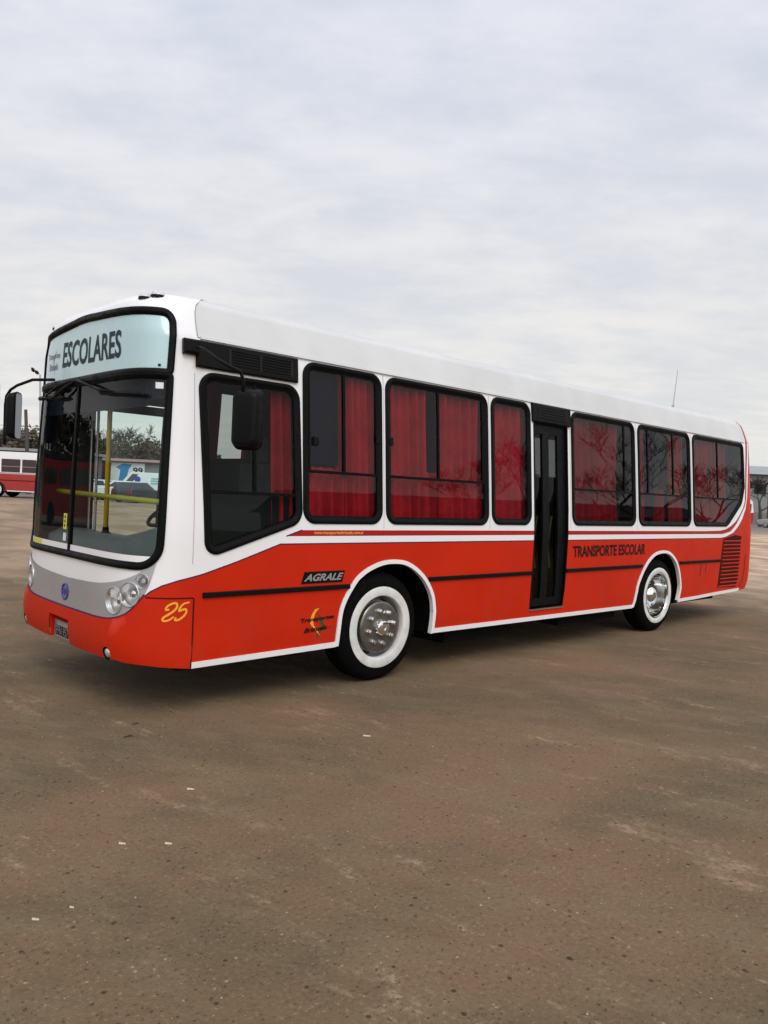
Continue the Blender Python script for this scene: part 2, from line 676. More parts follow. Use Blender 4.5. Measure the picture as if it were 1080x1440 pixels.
def sbox(mb, s0, s1, h0, h1, o0, o1, mi=0, ns=None, nh=None, bev=0.0):
    """a box lying on the body surface"""
    ns = ns or max(1, int(abs(s1 - s0) / (0.06 if s0 < XS0 else 0.5)))
    nh = nh or max(1, int(abs(h1 - h0) / 0.2))
    def face_grid(o, inset, flip):
        vs_ = []
        for j in range(nh + 1):
            for i in range(ns + 1):
                s = s0 + inset + (s1 - s0 - 2 * inset) * i / ns
                h = h0 + inset + (h1 - h0 - 2 * inset) * j / nh
                vs_.append(PO(s, h, o))
        fs = []
        for j in range(nh):
            for i in range(ns):
                a = j * (ns + 1) + i
                q = (a, a + 1, a + ns + 2, a + ns + 1)
                fs.append(tuple(reversed(q)) if flip else q)
        return vs_, fs
    v0, f0 = face_grid(o0, 0, True)
    layers = [v0]
    if bev:
        layers.append(face_grid(o1 - bev, 0, False)[0])
    v1, f1 = face_grid(o1, bev, False)
    layers.append(v1)
    b = len(mb.v)
    mb.add(v0, f0, mi)
    mb.add(v1, f1, mi)
    idx = [i for i in range(ns + 1)] + [j * (ns + 1) + ns for j in range(1, nh + 1)] + \
          [nh * (ns + 1) + i for i in range(ns - 1, -1, -1)] + [j * (ns + 1) for j in range(nh - 1, 0, -1)]
    m_ = len(idx)
    for A, B in zip(layers, layers[1:]):
        vs_ = [A[i] for i in idx] + [B[i] for i in idx]
        mb.add(vs_, [(k, (k + 1) % m_, m_ + (k + 1) % m_, m_ + k) for k in range(m_)], mi)


def text_mesh(body, bold=0.0, res=3):
    """outline of a line of writing as triangles in the unit square"""
    cu = bpy.data.curves.new('lettering', 'FONT')
    cu.body = body
    cu.offset = bold
    cu.resolution_u = res
    cu.fill_mode = 'FRONT'
    ob = bpy.data.objects.new('lettering', cu)
    COL.objects.link(ob)
    dg = bpy.context.evaluated_depsgraph_get()
    me = bpy.data.meshes.new_from_object(ob.evaluated_get(dg))
    vs_ = [(v.co.x, v.co.y) for v in me.vertices]
    fs = [tuple(p.vertices) for p in me.polygons]
    bpy.data.objects.remove(ob)
    bpy.data.curves.remove(cu)
    bpy.data.meshes.remove(me)
    x0 = min(v[0] for v in vs_)
    x1 = max(v[0] for v in vs_)
    y0 = min(v[1] for v in vs_)
    y1 = max(v[1] for v in vs_)
    return [((v[0] - x0) / (x1 - x0), (v[1] - y0) / (y1 - y0)) for v in vs_], fs


def letters(body, name, parent, mat, quad, bold=0.0, off=0.004, shear=0.0, mb=None, mi=0):
    """writing laid on the bus skin inside quad = bottom-left, bottom-right, top-right, top-left (s,h)"""
    vs_, fs = text_mesh(body, bold)
    out = []
    (a, b, c, d) = [Vector(q) for q in quad]
    for u, v in vs_:
        p = (a * (1 - u) + b * u) * (1 - v) + (d * (1 - u) + c * u) * v
        out.append(PO(p.x + shear * v, p.y, off))
    if mb is not None:
        mb.add(out, fs, mi)
        return None
    return mk(name, out, fs, mat, parent)


def rect(s0, s1, h0, h1):
    return [(s0, h0), (s1, h0), (s1, h1), (s0, h1)]



def smoothp(a, k=4):
    """Catmull-Rom through the points"""
    q = []
    for i in range(len(a) - 1):
        p0, p1, p2, p3 = a[max(0, i - 1)], a[i], a[i + 1], a[min(len(a) - 1, i + 2)]
        for j_ in range(k):
            t = j_ / k
            q.append(tuple(0.5 * (2 * p1[j] + (p2[j] - p0[j]) * t + (2 * p0[j] - 5 * p1[j] + 4 * p2[j] - p3[j]) * t * t +
                                  (3 * p1[j] - p0[j] - 3 * p2[j] + p3[j]) * t ** 3) for j in (0, 1)))
    q.append(tuple(a[-1]))
    return q



# ================================================================== THE BUS
bus = thing('bus', 'red and white single decker bus lettered ESCOLARES, close up on the brown lot', 'bus')

red_poly = [(2.40, 0.885), (2.545, 0.895), (2.584, 0.932), (2.664, 0.977), (2.773, 1.012), (2.974, 1.055), (3.262, 1.14), (3.663, 1.272),
            (11.88, 1.275), (12.05, 1.29), (12.33, 1.354), (12.52, 1.46), (12.667, 1.575), (12.80, 1.735), (12.875, 1.92), (12.925, 2.3),
            (12.975, 2.64), (13.05, 3.12), (SEND + 0.2, 3.12), (SEND + 0.2, 0.1), (2.40, 0.1)]
K_ = red_poly.index((3.663, 1.272))
white_line = red_poly[1:K_ + 11]
red_far = [(mir(p[0]), p[1]) for p in red_poly[:K_ + 1]] + [(SFAR - 0.2, 1.272), (SFAR - 0.2, 0.1), (mir(2.40), 0.1)]
red_poly[1:8] = smoothp(red_poly[1:7], 3) + [red_poly[7]]
stripe_poly = [(3.72, 1.333), (3.878, 1.383), (11.3, 1.380), (11.85, 1.387), (12.05, 1.41), (12.249, 1.463), (12.42, 1.54), (12.568, 1.64), (12.70, 1.75), (12.775, 1.86), (12.80, 2.1),
               (12.821, 2.403), (12.873, 2.847), (12.92, 3.12), (12.97, 3.12), (12.925, 2.75), (12.877, 2.406), (12.85, 2.1), (12.831, 1.90), (12.77, 1.78), (12.672, 1.687),
               (12.458, 1.508), (12.33, 1.43), (12.202, 1.372), (11.93, 1.335), (11.3, 1.336)]
half_up = [(2.66, 1.26), (2.63, 1.212), (2.59, 1.16), (2.543, 1.11), (2.47, 1.048), (2.30, 0.986), (2.02, 0.942), (1.7, 0.925), (SC, 0.917)]
half_lo = [(2.66, 1.26), (2.624, 1.17), (2.605, 1.10), (2.591, 1.04), (2.57, 0.97), (2.544, 0.91), (2.50, 0.85), (2.406, 0.761), (2.256, 0.711), (2.055, 0.692), (1.7, 0.687), (SC, 0.685)]
half_up = smoothp(half_up, 3)
half_lo = smoothp(half_lo, 3)
lower_curve = half_lo[15:] + [(mir(s), h) for s, h in reversed(half_lo[5:-1])]
silver_poly = half_up + [(mir(s), h) for s, h in reversed(half_up[:-1])] + [(mir(s), h) for s, h in half_lo[1:-1]] + list(reversed(half_lo[1:]))
bump_poly = [(2.896, 0.1), (2.896, 0.878), (2.56, 0.884)] + lower_curve + [(mir(2.56), 0.884), (mir(2.896), 0.878), (mir(2.896), 0.1)]

WINDOWS = [  # name, corners (s,h), corner radius
    ('driver', [(2.915, 2.562), (3.845, 2.566), (3.873, 1.445), (2.981, 1.165)], [0.13, 0.13, 0.14, 0.10]),
    ('a', rect(3.885, 4.775, 1.438, 2.785), 0.125),
    ('b', rect(4.825, 6.285, 1.438, 2.785), 0.125),
    ('c', rect(6.34, 7.025, 1.445, 2.785), 0.125),
    ('d', rect(7.826, 9.295, 1.445, 2.785), 0.125),
    ('e', rect(9.375, 10.865, 1.448, 2.785), 0.125),
    ('f', [(10.95, 2.785), (12.745, 2.785), (12.76, 2.077), (12.636, 1.811), (12.16, 1.50), (12.06, 1.452), (10.945, 1.45)], [0.12, 0.09, 0.08, 0.25, 0.1, 0.1, 0.12]),
]
FARWIN = [rect(mir(s1), mir(s0), 1.445, 2.785) for s0, s1 in ((4.0, 5.35), (5.43, 6.8), (6.88, 8.25), (8.33, 9.8), (9.9, 11.4), (11.5, 12.6))]
ws_c = [(2.708, 2.52), (2.672, 1.62), (2.652, 1.085), (mir(2.652) + 0.12, 1.085), (mir(2.672) + 0.17, 1.62), (mir(2.708) + 0.20, 2.52)]
ws_r = [0.04, 0.5, 0.19, 0.19, 0.5, 0.04]
dp_c = [(2.738, 2.985), (2.704, 2.50), (mir(2.704) + 0.20, 2.50), (mir(2.738) + 0.24, 2.970), (SC, 3.035)]
dp_r = [0.10, 0.05, 0.05, 0.10, 3.0]
FD = (mir(3.86), mir(2.98))      # far-side front door, s range
door_poly = [(7.094, 2.588), (7.09, 0.502), (7.709, 0.515), (7.737, 1.311), (7.739, 2.588)]
arch1 = [(4.335, 0.1), (4.333, 0.622), (4.379, 0.768), (4.485, 0.918), (4.56, 0.98), (4.653, 1.028), (4.792, 1.07), (4.93, 1.081), (5.08, 1.065), (5.217, 1.006),
         (5.346, 0.909), (5.441, 0.785), (5.485, 0.66), (5.52, 0.384), (5.525, 0.1)]
arch2 = [(9.45, 0.1), (9.43, 0.45), (9.415, 0.622), (9.505, 0.785), (9.60, 0.895), (9.698, 0.978), (9.80, 1.035), (9.91, 1.068), (10.071, 1.081), (10.21, 1.065), (10.33, 1.015),
         (10.444, 0.931), (10.54, 0.79), (10.60, 0.62), (10.67, 0.40), (10.68, 0.1)]
bottom = [(SFAR - 0.3, 0.38), (mir(2.9), 0.36), (mir(2.356), 0.425), (mir(1.8), 0.418), (1.8, 0.418), (2.356, 0.425), (2.896, 0.355),
          (4.334, 0.378), (5.53, 0.384), (8.2, 0.374), (9.43, 0.375), (10.69, 0.374), (11.3, 0.39), (11.85, 0.415), (12.72, 0.436), (12.92, 0.445), (13.2, 0.47), (SEND + 0.3, 0.47)]
under = bottom + [(SEND + 0.3, 0.0), (SFAR - 0.3, 0.0)]

HL = [(2.262, 0.838, 0.098), (2.425, 0.900, 0.088), (2.522, 1.003, 0.052)]
FOG = (2.253, 0.458, 0.047)


def disc(s, h, r, n=24):
    # a true circle on the curved skin: the s scale is arc length at the reference section, close enough here
    e = 0.01
    ks = (Vector(P(s + e, h)) - Vector(P(s - e, h))).length / (2 * e)
    return [(s + r / ks * math.cos(2 * math.pi * i / n), h + r * math.sin(2 * math.pi * i / n)) for i in range(n)]


lamp_holes = []
for (s, h, r) in HL + [FOG]:
    lamp_holes.append(disc(s, h, r))
    lamp_holes.append(disc(mir(s), h, r))
plate_hole = rect(SC - 0.20, SC + 0.20, 0.36, 0.60)

holes = [rpoly(c, r, 0.022) for _, c, r in WINDOWS] + [rpoly(c, 0.125, 0.022) for c in FARWIN]
holes += [rpoly(ws_c, ws_r, 0.02, per=5), rpoly(dp_c, dp_r, 0.02, per=5)]
holes += [door_poly, rect(FD[0], FD[1], 0.5, 2.5), arch1, arch2, [(mir(s), h) for s, h in arch1], [(mir(s), h) for s, h in arch2]]
holes += lamp_holes + [plate_hole]
n_fixed = len(holes)
holes_rs = [resample(q) if len(q) < 20 else q for q in holes] + [resample(under)]

regions = [('silver', silver_poly), ('stripe', stripe_poly), ('bumper', bump_poly), ('red', red_poly), ('redfar', red_far)]
pts, edges = [], []


def add_loop(pl, closed=True):
    b = len(pts)
    pts.extend(pl)
    n_ = len(pl)
    edges.extend((b + i, b + (i + 1) % n_) for i in range(n_ if closed else n_ - 1))


for q in holes_rs:
    add_loop(q)
for _, q in regions:
    add_loop(resample(q))
HT = ZG + HR - 0.0005
rs0, rs1 = XS0 + 0.01, SF0 - 0.01
for q in ([(rs0, 2.81), (SEND, 2.81)], [(SFAR, 2.81), (rs1, 2.81)], [(rs0, 2.81), (rs0, HT)], [(rs1, 2.81), (rs1, HT)],
          [(SFAR, 0.3), (SFAR, HT)], [(SEND, 0.3), (SEND, HT)], [(SFAR, HT), (SEND, HT)]):
    add_loop(resample(q, False), False)
hole_boxes = [(min(p[0] for p in q), max(p[0] for p in q), min(p[1] for p in q), max(p[1] for p in q)) for q in holes_rs]


def in_hole(c):
    for q, (a, b, d, e) in zip(holes_rs, hole_boxes):
        if a <= c[0] <= b and d <= c[1] <= e and inside(c, q):
            return True
    return False


near_edge = set()
for (i, j) in edges:
    a_, b_ = pts[i], pts[j]
    k_ = max(1, int(math.hypot(a_[0] - b_[0], a_[1] - b_[1]) / 0.012))
    for q in range(k_ + 1):
        cx_, cy_ = int((a_[0] + (b_[0] - a_[0]) * q / k_ + 100) / 0.016), int((a_[1] + (b_[1] - a_[1]) * q / k_) / 0.016)
        for dx in (-1, 0, 1):
            for dy in (-1, 0, 1):
                near_edge.add((cx_ + dx, cy_ + dy))
for g in grid_points(SFAR + 0.04, SEND, 0.36, 2.78) + grid_points(SFAR + 0.04, SEND, 2.84, 3.395) + \
        [(SFAR + 0.04 + i * 0.2, h) for i in range(int((SEND - SFAR) / 0.2)) for h in (3.37, 3.39, 3.396)]:
    if not in_hole(g) and (int((g[0] + 100) / 0.016), int(g[1] / 0.016)) not in near_edge:
        pts.append(g)
cv, ce, cf, *_ = delaunay_2d_cdt([Vector(p) for p in pts], edges, [], 0, 1e-5)
cnorm = [nrm(p.x, p.y) for p in cv]
cpos = [Vector(P(p.x, p.y)) for p in cv]
groups = {'body': ([], []), 'roof': ([], []), 'silver': ([], []), 'bumper': ([], [])}
lining = []
for t in cf:
    c = (sum(cv[i].x for i in t) / 3, sum(cv[i].y for i in t) / 3)
    if c[0] < SFAR or c[0] > SEND or c[1] > HT or in_hole(c):
        continue
    reg = next((n_ for n_, q in regions if inside(c, q)), 'white')
    roof = c[1] > 2.81 and (c[0] > rs0 or c[0] < rs1)
    if reg == 'redfar':
        reg = 'red'
    k, mi = 'body', {'white': 0, 'red': 1, 'stripe': 2}.get(reg, 0)
    if reg == 'silver':
        k, mi = 'silver', 0
    elif reg == 'bumper':
        k, mi = 'bumper', 0
    elif roof:
        k, mi = 'roof', {'white': 0, 'red': 1, 'stripe': 2}[reg]
    groups[k][0].append(tuple(t))
    groups[k][1].append(mi)
    lining.append(tuple(reversed(t)))


def compact(name, fs, mis, mats, off, flip=False):
    used = sorted({i for t in fs for i in t})
    mp = {i: k for k, i in enumerate(used)}
    return mk(name, [cpos[i] + cnorm[i] * off for i in used], [tuple(mp[i] for i in t) for t in fs], mats, bus,
              fmats=mis, normals=[(-cnorm[i] if flip else cnorm[i]) for i in used])


body_o = compact('body', *groups['body'], ['white_paint', 'red_paint', 'stripe_red'], 0.0)
compact('roof', *groups['roof'], ['roof_paint', 'red_paint', 'stripe_red'], 0.006)
lp = compact('lamp_panel', *groups['silver'], ['silver_paint'], 0.004)
lp['label'] = 'curved silver panel across the front between the headlights'


def hcurve(s):
    q = lower_curve
    for (s1, h1), (s0, h0) in zip(q, q[1:]):
        if s0 <= s <= s1:
            return h0 + (h1 - h0) * (s - s0) / max(1e-9, s1 - s0)
    return 0.9


def bulge(s, h):
    # the bumper steps out below the silver panel as a soft ledge
    e_ = max(0.0, min(1.0, (2.62 - SC - abs(s - SC)) / 0.30))
    t_ = max(0.0, min(1.0, (hcurve(s) - h) / 0.085))
    return 0.010 + 0.034 * e_ * e_ * (3 - 2 * e_) * t_ * t_ * (3 - 2 * t_)


def PB(s, h):
    return PO(s, h, bulge(s, h))


fs_, mis_ = groups['bumper']
used = sorted({i for t in fs_ for i in t})
mp = {i: k for k, i in enumerate(used)}
nb_ = []
for i in used:
    s_, h_ = cv[i].x, cv[i].y
    nb_.append((PB(s_ + 0.012, h_) - PB(s_ - 0.012, h_)).cross(PB(s_, h_ + 0.006) - PB(s_, h_ - 0.006)).normalized())
bmp = mk('bumper', [PB(cv[i].x, cv[i].y) for i in used], [tuple(mp[i] for i in t) for t in fs_], ['red_paint'], bus, normals=nb_)
compact('inner_lining', lining, [0] * len(lining), ['interior_grey'], -0.035, True)

# drip rail along the edge of the roof
mb = MB()
ribbon(resample([(2.93, 2.812), (12.80, 2.812)], False), -0.012, 0.010, 0.016, mb)
ribbon(resample([(SFAR + 0.2, 2.812), (rs1 - 0.02, 2.812)], False), -0.012, 0.010, 0.016, mb)
mb.build('drip_rail', 'roof_paint', bus)

# seams and panel joints
for path, w_, off, res_ in (([(2.897, 0.36), (2.897, 0.60), (2.897, 0.878)], 0.005, 0.0125, False), ([(2.897, 0.880), (2.56, 0.887)], 0.004, 0.012, True),
                            ([(12.72, 0.45), (12.80, 0.75), (12.83, 1.0)], 0.005, 0.003, True), ([(13.12, 0.47), (13.12, 0.78)], 0.004, 0.003, True)):
    mb = MB()
    ribbon(resample(path, False) if res_ else path, -w_, w_, off, mb)
    mb.build('panel_seam', 'dark_red', bus)
joints = [[(2.882, 1.13), (2.884, 2.54)], [(2.908, 2.83), (2.908, 3.36)]] + [[(s, 1.40), (s, 2.1), (s, 2.79)] for s in (4.80, 6.31, 7.80, 9.335, 10.905)]
for k, j in enumerate(joints):
    mb = MB()
    ribbon(resample(j, False), -0.0018, 0.0018, 0.0085 if k == 1 else 0.0016, mb)
    mb.build('panel_joint', 'badge_grey', bus)

# thin dark pinstripe that edges the red
mb = MB()
wl = resample(white_line, False)
ribbon([p for p in wl if p[0] < 7.0] + [(7.085, 1.273)], -0.006, 0.003, 0.0022, mb)
ribbon([(7.742, 1.274)] + [p for p in wl if p[0] > 7.8], -0.006, 0.003, 0.0022, mb)
ribbon(resample([(3.72, 1.333), (3.878, 1.383)], False), -0.004, 0.006, 0.0022, mb)
ribbon(resample(lower_curve[:], False), -0.003, 0.006, 0.014, mb)
mb.build('pinstripe', 'blue_line', bus)

# white edging of the skirts and of the wheel arches
mb = MB()
for seg in ([(2.905, 0.378), (4.31, 0.398)], [(5.53, 0.410), (8.2, 0.400), (9.41, 0.395)], [(10.70, 0.396), (11.3, 0.408), (11.75, 0.425), (12.72, 0.452)]):
    ribbon(resample(seg, False), -0.024, 0.020, 0.010, mb)
mb.build('skirt_trim', 'white_paint', bus)
for arch, tail in ((arch1, 1), (arch2, 1)):
    a = [p for p in arch if p[1] > 0.2]
    a = [(a[0][0], 0.380)] + a + ([(a[-1][0] + 0.004, 0.380)] if a[-1][1] > 0.41 else [])
    # smooth the arc
    q = []
    for i in range(len(a) - 1):
        p0, p1, p2, p3 = a[max(0, i - 1)], a[i], a[i + 1], a[min(len(a) - 1, i + 2)]
        for k in range(4):
            t = k / 4
            q.append(tuple(0.5 * (2 * p1[j] + (p2[j] - p0[j]) * t + (2 * p0[j] - 5 * p1[j] + 4 * p2[j] - p3[j]) * t * t +
                                  (3 * p1[j] - p0[j] - 3 * p2[j] + p3[j]) * t ** 3) for j in (0, 1)))
    q.append(a[-1])
    mb = MB()
    ribbon(q, -0.004, 0.034, 0.014, mb, off0=-0.03)
    mb.build('wheel_arch_trim', 'white_paint', bus)
# dark liners inside the wheel arches
for x0, x1 in ((4.28, 5.58), (9.38, 10.72)):
    for side_ in (0, 1):
        y0, y1 = (0.012, 0.62) if side_ == 0 else (2 * W2 - 0.62, 2 * W2 - 0.012)
        mb = MB()
        vs_ = [(x0, y0, 0.36), (x1, y0, 0.36), (x1, y1, 0.36), (x0, y1, 0.36), (x0, y0, 1.14), (x1, y0, 1.14), (x1, y1, 1.14), (x0, y1, 1.14)]
        inner = (2, 3, 7, 6) if side_ == 0 else (0, 1, 5, 4)
        mb.add(vs_, [(4, 5, 6, 7), (1, 2, 6, 5), (3, 0, 4, 7), inner])
        mb.build('wheel_housing', 'chassis', bus)

# rub strips
for (s0, s1, a, b) in ((2.974, 4.412, 0.876, 0.915), (5.41, 7.085, 0.895, 0.935), (7.735, 9.50, 0.897, 0.938), (10.56, 11.90, 0.912, 0.950)):
    mb = MB()
    sbox(mb, s0, s1, a, b, -0.002, 0.022, bev=0.006)
    mb.build('rub_strip', 'black_plastic', bus)

# ------------------------------------------------------------------ windows
GASKET = [(-0.004, -0.006), (-0.002, 0.010), (0.012, 0.017), (0.034, 0.014), (0.044, 0.004), (0.062, 0.002), (0.066, -0.030)]


def window(corners, rad, gmat, bars=(), label=None, prof=GASKET, pane_in=0.05, per=4, pane_off=-0.006):
    mb = MB()
    ring(corners, rad, prof, mb, per=per)
    for (s0, s1, h0, h1) in bars:
        sbox(mb, s0, s1, h0, h1, -0.020, 0.004)
    wo = mb.build('window', 'rubber', bus, angle=40)
    if label:
        wo['label'] = label
    fill('pane', rpoly(corners, rad, pane_in, per=per), pane_off, gmat, wo)
    return wo


window(*WINDOWS[0][1:], 'driver_glass', [(2.99, 3.80, 1.655, 1.680), (3.40, 3.425, 1.68, 2.52)], 'driver side window with a slanting lower edge')
BAR = (1.862, 1.885)
window(*WINDOWS[1][1:], 'side_glass', [(3.94, 4.72, *BAR), (4.318, 4.345, 1.885, 2.73), (4.70, 4.722, 1.885, 2.73), (3.94, 3.958, 1.885, 2.73)])
window(*WINDOWS[2][1:], 'side_glass', [(4.88, 6.23, *BAR), (5.52, 5.545, 1.885, 2.73), (6.19, 6.23, 1.885, 2.73)])
window(*WINDOWS[3][1:], 'side_glass', [])
window(*WINDOWS[4][1:], 'rear_glass', [(7.88, 9.24, *BAR), (9.02, 9.05, 1.885, 2.73)])
window(*WINDOWS[5][1:], 'rear_glass', [(9.43, 10.81, *BAR), (9.63, 9.655, 1.885, 2.73), (10.34, 10.365, 1.885, 2.73)])
window(*WINDOWS[6][1:], 'rear_glass', [(11.0, 12.64, *BAR), (11.775, 11.80, 1.885, 2.73)], 'rearmost side window with a cut off lower corner')
for c in FARWIN:
    window(c, 0.125, 'side_glass', [(c[0][0] + 0.05, c[1][0] - 0.05, *BAR)])
# little latches on the sliding panes
for s, h in ((4.86, 2.16), (4.70, 2.16), (9.02, 2.2), (3.99, 2.09)):
    mb = MB()
    sbox(mb, s, s + 0.05, h, h + 0.07, 0.0, 0.02, bev=0.006)
    mb.build('window_latch', 'black_plastic', bus)

# windscreen
WS_PROF = [(-0.008, -0.01), (-0.004, 0.014), (0.010, 0.022), (0.030, 0.020), (0.044, 0.006), (0.052, 0.004), (0.056, -0.03)]
wsf = MB()
ring(ws_c, ws_r, WS_PROF, wsf, per=5)
sbox(wsf, SC - 0.020, SC + 0.018, 1.11, 2.50, -0.02, 0.008)
ws = wsf.build('windscreen', 'rubber', bus, angle=40)
fill('pane', rpoly(ws_c, ws_r, 0.045, per=5), -0.004, 'front_glass', ws)
mb = MB()
sbox(mb, mir(2.575), SC - 0.022, 1.125, 1.183, -0.012, -0.0005)
sbox(mb, SC + 0.022, 2.575, 1.125, 1.183, -0.012, -0.0005)
mb.build('windscreen_sill', 'white_paint', bus)
mb = MB()
sbox(mb, 0.50, 0.78, 1.128, 1.180, 0.0002, 0.0012)
mb.build('yellow_sticker', 'sticker_yellow', bus)
mb = MB()
sbox(mb, 2.575, 2.635, 2.40, 2.445, -0.003, 0.004)
mb.build('white_sticker', 'sticker_white', bus)
mb = MB()
sbox(mb, 1.255, 1.315, 1.30, 1.43, -0.003, 0.002)
sbox(mb, 1.262, 1.312, 1.205, 1.27, -0.003, 0.002, mi=1)
tago = mb.build('inspection_sticker', ['sticker_yellow', 'sticker_white'], bus)
mb = MB()
for k in range(3):
    sbox(mb, 1.275, 1.298, 1.318 + k * 0.036, 1.342 + k * 0.036, 0.002, 0.003)
mb.build('sticker_print', 'black_letter', tago)

# destination display
dpf = MB()
ring(dp_c, dp_r, [(-0.008, -0.01), (-0.004, 0.016), (0.012, 0.024), (0.034, 0.020), (0.050, 0.002), (0.054, -0.03)], dpf, per=5)
dp = dpf.build('destination_display', 'rubber', bus, angle=40)
fill('display_panel', rpoly(dp_c, dp_r, 0.046, per=5), -0.004, 'sign_panel', dp)


def dq(s0, s1, h0a, h1a, h0b, h1b):
    return [(s0, h0a), (s1, h0b), (s1, h1b), (s0, h1a)]


letters('ESCOLARES', 'lettering', dp, 'teal_letter', dq(0.965, 2.19, 2.652, 2.866, 2.637, 2.850), bold=0.022, off=-0.001)
mb = MB()
letters('Transportes', '', None, None, dq(0.56, 0.89, 2.735, 2.80, 2.735, 2.80), bold=0.015, off=0.0, mb=mb)
letters('Brizuela', '', None, None, dq(0.62, 0.85, 2.65, 2.71, 2.65, 2.71), bold=0.015, off=0.0, mb=mb)
lg = [(0.80, 2.83), (0.72, 2.77), (0.71, 2.70), (0.77, 2.63), (0.80, 2.59), (0.76, 2.66), (0.735, 2.72), (0.75, 2.77)]
mb.add([PO(s, h, -0.001) for s, h in lg], [(0, 1, 7), (1, 2, 6, 7), (2, 3, 5, 6), (3, 4, 5)], 1)
mb.build('logo', ['purple_letter', 'sticker_yellow'], dp)
mb = MB()
sbox(mb, 2.59, 2.61, 2.565, 2.58, -0.004, 0.004)
mb.build('display_stud', 'black_plastic', dp)

# wipers
def wiper(pts_, blade):
    mb = MB()
    mb.tube([PO(s, h, o) for s, h, o in pts_], [0.016] + [0.010] * (len(pts_) - 1), 8)
    wo = mb.build('wiper', 'black_plastic', bus, smooth=True)
    mb = MB()
    n_ = 14
    (a, b, c, d) = blade
    path = [(a + (c - a) * i / n_, b + (d - b) * i / n_) for i in range(n_ + 1)]
    mb.tube([PO(s, h, 0.032) for s, h in path], [0.008] + [0.02] * (n_ - 1) + [0.008], 6)
    mb.tube([PO(s, h, 0.014) for s, h in path], 0.006, 5)
    mb.build('wiper_blade', 'black_plastic', wo)


wiper([(1.40, 2.52, 0.03), (1.62, 2.475, 0.05), (1.95, 2.40, 0.055), (2.18, 2.375, 0.05)], (1.92, 2.385, 2.52, 2.345))
wiper([(1.33, 2.50, 0.03), (1.15, 2.45, 0.05), (0.98, 2.40, 0.05), (0.85, 2.395, 0.045)], (0.42, 2.42, 1.15, 2.385))
mb = MB()
mb.tube([PO(s, h, o) for s, h, o in [(1.25, 2.515, 0.03), (1.05, 2.49, 0.05), (0.75, 2.42, 0.05)]], 0.008, 8)
mb.build('wiper_link', 'black_plastic', bus)

# ------------------------------------------------------------------ lamps on the front
for (s, h, r) in HL:
    for ss in (s, mir(s)):
        n_ = nrm(ss, h)
        o = Vector(P(ss, h))
        mb = MB()
        mb.lathe([(r * 1.05, 0.0), (r * 1.05, 0.009), (r * 0.97, 0.011), (r * 0.95, 0.0)], o, n_, 36)
        hl = mb.build('headlight' if r > 0.07 else 'turn_signal', 'silver_paint', bus, smooth=True)
        mb = MB()
        dd = r * 0.85
        mb.lathe([(r * 1.02, 0.0), (r * 0.97, -0.02)] + [(r * 0.95 * math.cos(t), -0.02 - dd * math.sin(t)) for t in [i * math.pi / 2 / 10 for i in range(10)]] + [(0.001, -0.02 - dd)], o, n_, 36)
        mb.build('reflector', 'lamp_silver', hl, smooth=True)
        mb = MB()
        mb.lathe([(r * 0.36, -dd), (r * 0.36, -dd * 0.45), (r * 0.30, -dd * 0.38), (0.001, -dd * 0.36)], o, n_, 20)
        mb.build('bulb', 'chrome' if r > 0.07 else 'lamp_lens', hl, smooth=True)
        mb = MB()
        mb.lathe([(r * 0.97, 0.004), (r * 0.7, 0.016), (r * 0.35, 0.022), (0.001, 0.024)], o, n_, 36)
        mb.build('lens', 'lamp_glass', hl, smooth=True)
for ss in (FOG[0], mir(FOG[0])):
    n_ = nrm(ss, FOG[1])
    o = Vector(P(ss, FOG[1])) + n_ * 0.030
    r = FOG[2]
    mb = MB()
    mb.lathe([(r * 1.03, 0.011), (r * 0.98, -0.01), (r * 0.98, -0.05), (0.001, -0.05)], o, n_, 28)
    fo = mb.build('fog_lamp', 'black_plastic', bus, smooth=True)
    mb = MB()
    mb.lathe([(r * 0.86, -0.035), (r * 0.84, -0.004), (r * 0.7, 0.006), (r * 0.4, 0.013), (0.001, 0.016)], o, n_, 28)
    mb.build('lens', 'lamp_silver', fo, smooth=True)

# number plate in its recess
mb = MB()
a, b, c, d = [PO(s, h, bulge(s, h) + 0.001) for s, h in rect(SC - 0.20, SC + 0.20, 0.421, 0.60)]
a2, b2, c2, d2 = [p + Vector((0.075, 0, 0)) for p in (a, b, c, d)]
mb.add([a, b, c, d, a2, b2, c2, d2], [(4, 5, 6, 7), (0, 4, 7, 3), (1, 2, 6, 5), (3, 7, 6, 2)])
mb.build('plate_recess', 'red_paint', bus)
px_ = a.x + 0.014
mb = MB()
mb.box((px_, W2 - 0.150, 0.425), (px_ + 0.006, W2 + 0.150, 0.555))
pl = mb.build('number_plate', 'black_plastic', bus)
mb = MB()
for (y0, y1, z0, z1) in ((-0.150, 0.150, 0.549, 0.556), (-0.150, 0.150, 0.424, 0.431), (-0.150, -0.144, 0.431, 0.549), (0.144, 0.150, 0.431, 0.549)):
    mb.box((px_ - 0.003, W2 + y0, z0), (px_ + 0.002, W2 + y1, z1))
mb.box((px_ - 0.002, W2 - 0.125, 0.512), (px_ + 0.001, W2 + 0.125, 0.546))
mb.build('plate_border', 'badge_grey', pl)
vs_, fs_ = text_mesh('FFN 957', 0.0)
mk('plate_lettering', [(px_ - 0.0015, W2 + 0.125 - 0.25 * u, 0.438 + 0.068 * v) for u, v in vs_], fs_, 'badge_grey', pl)

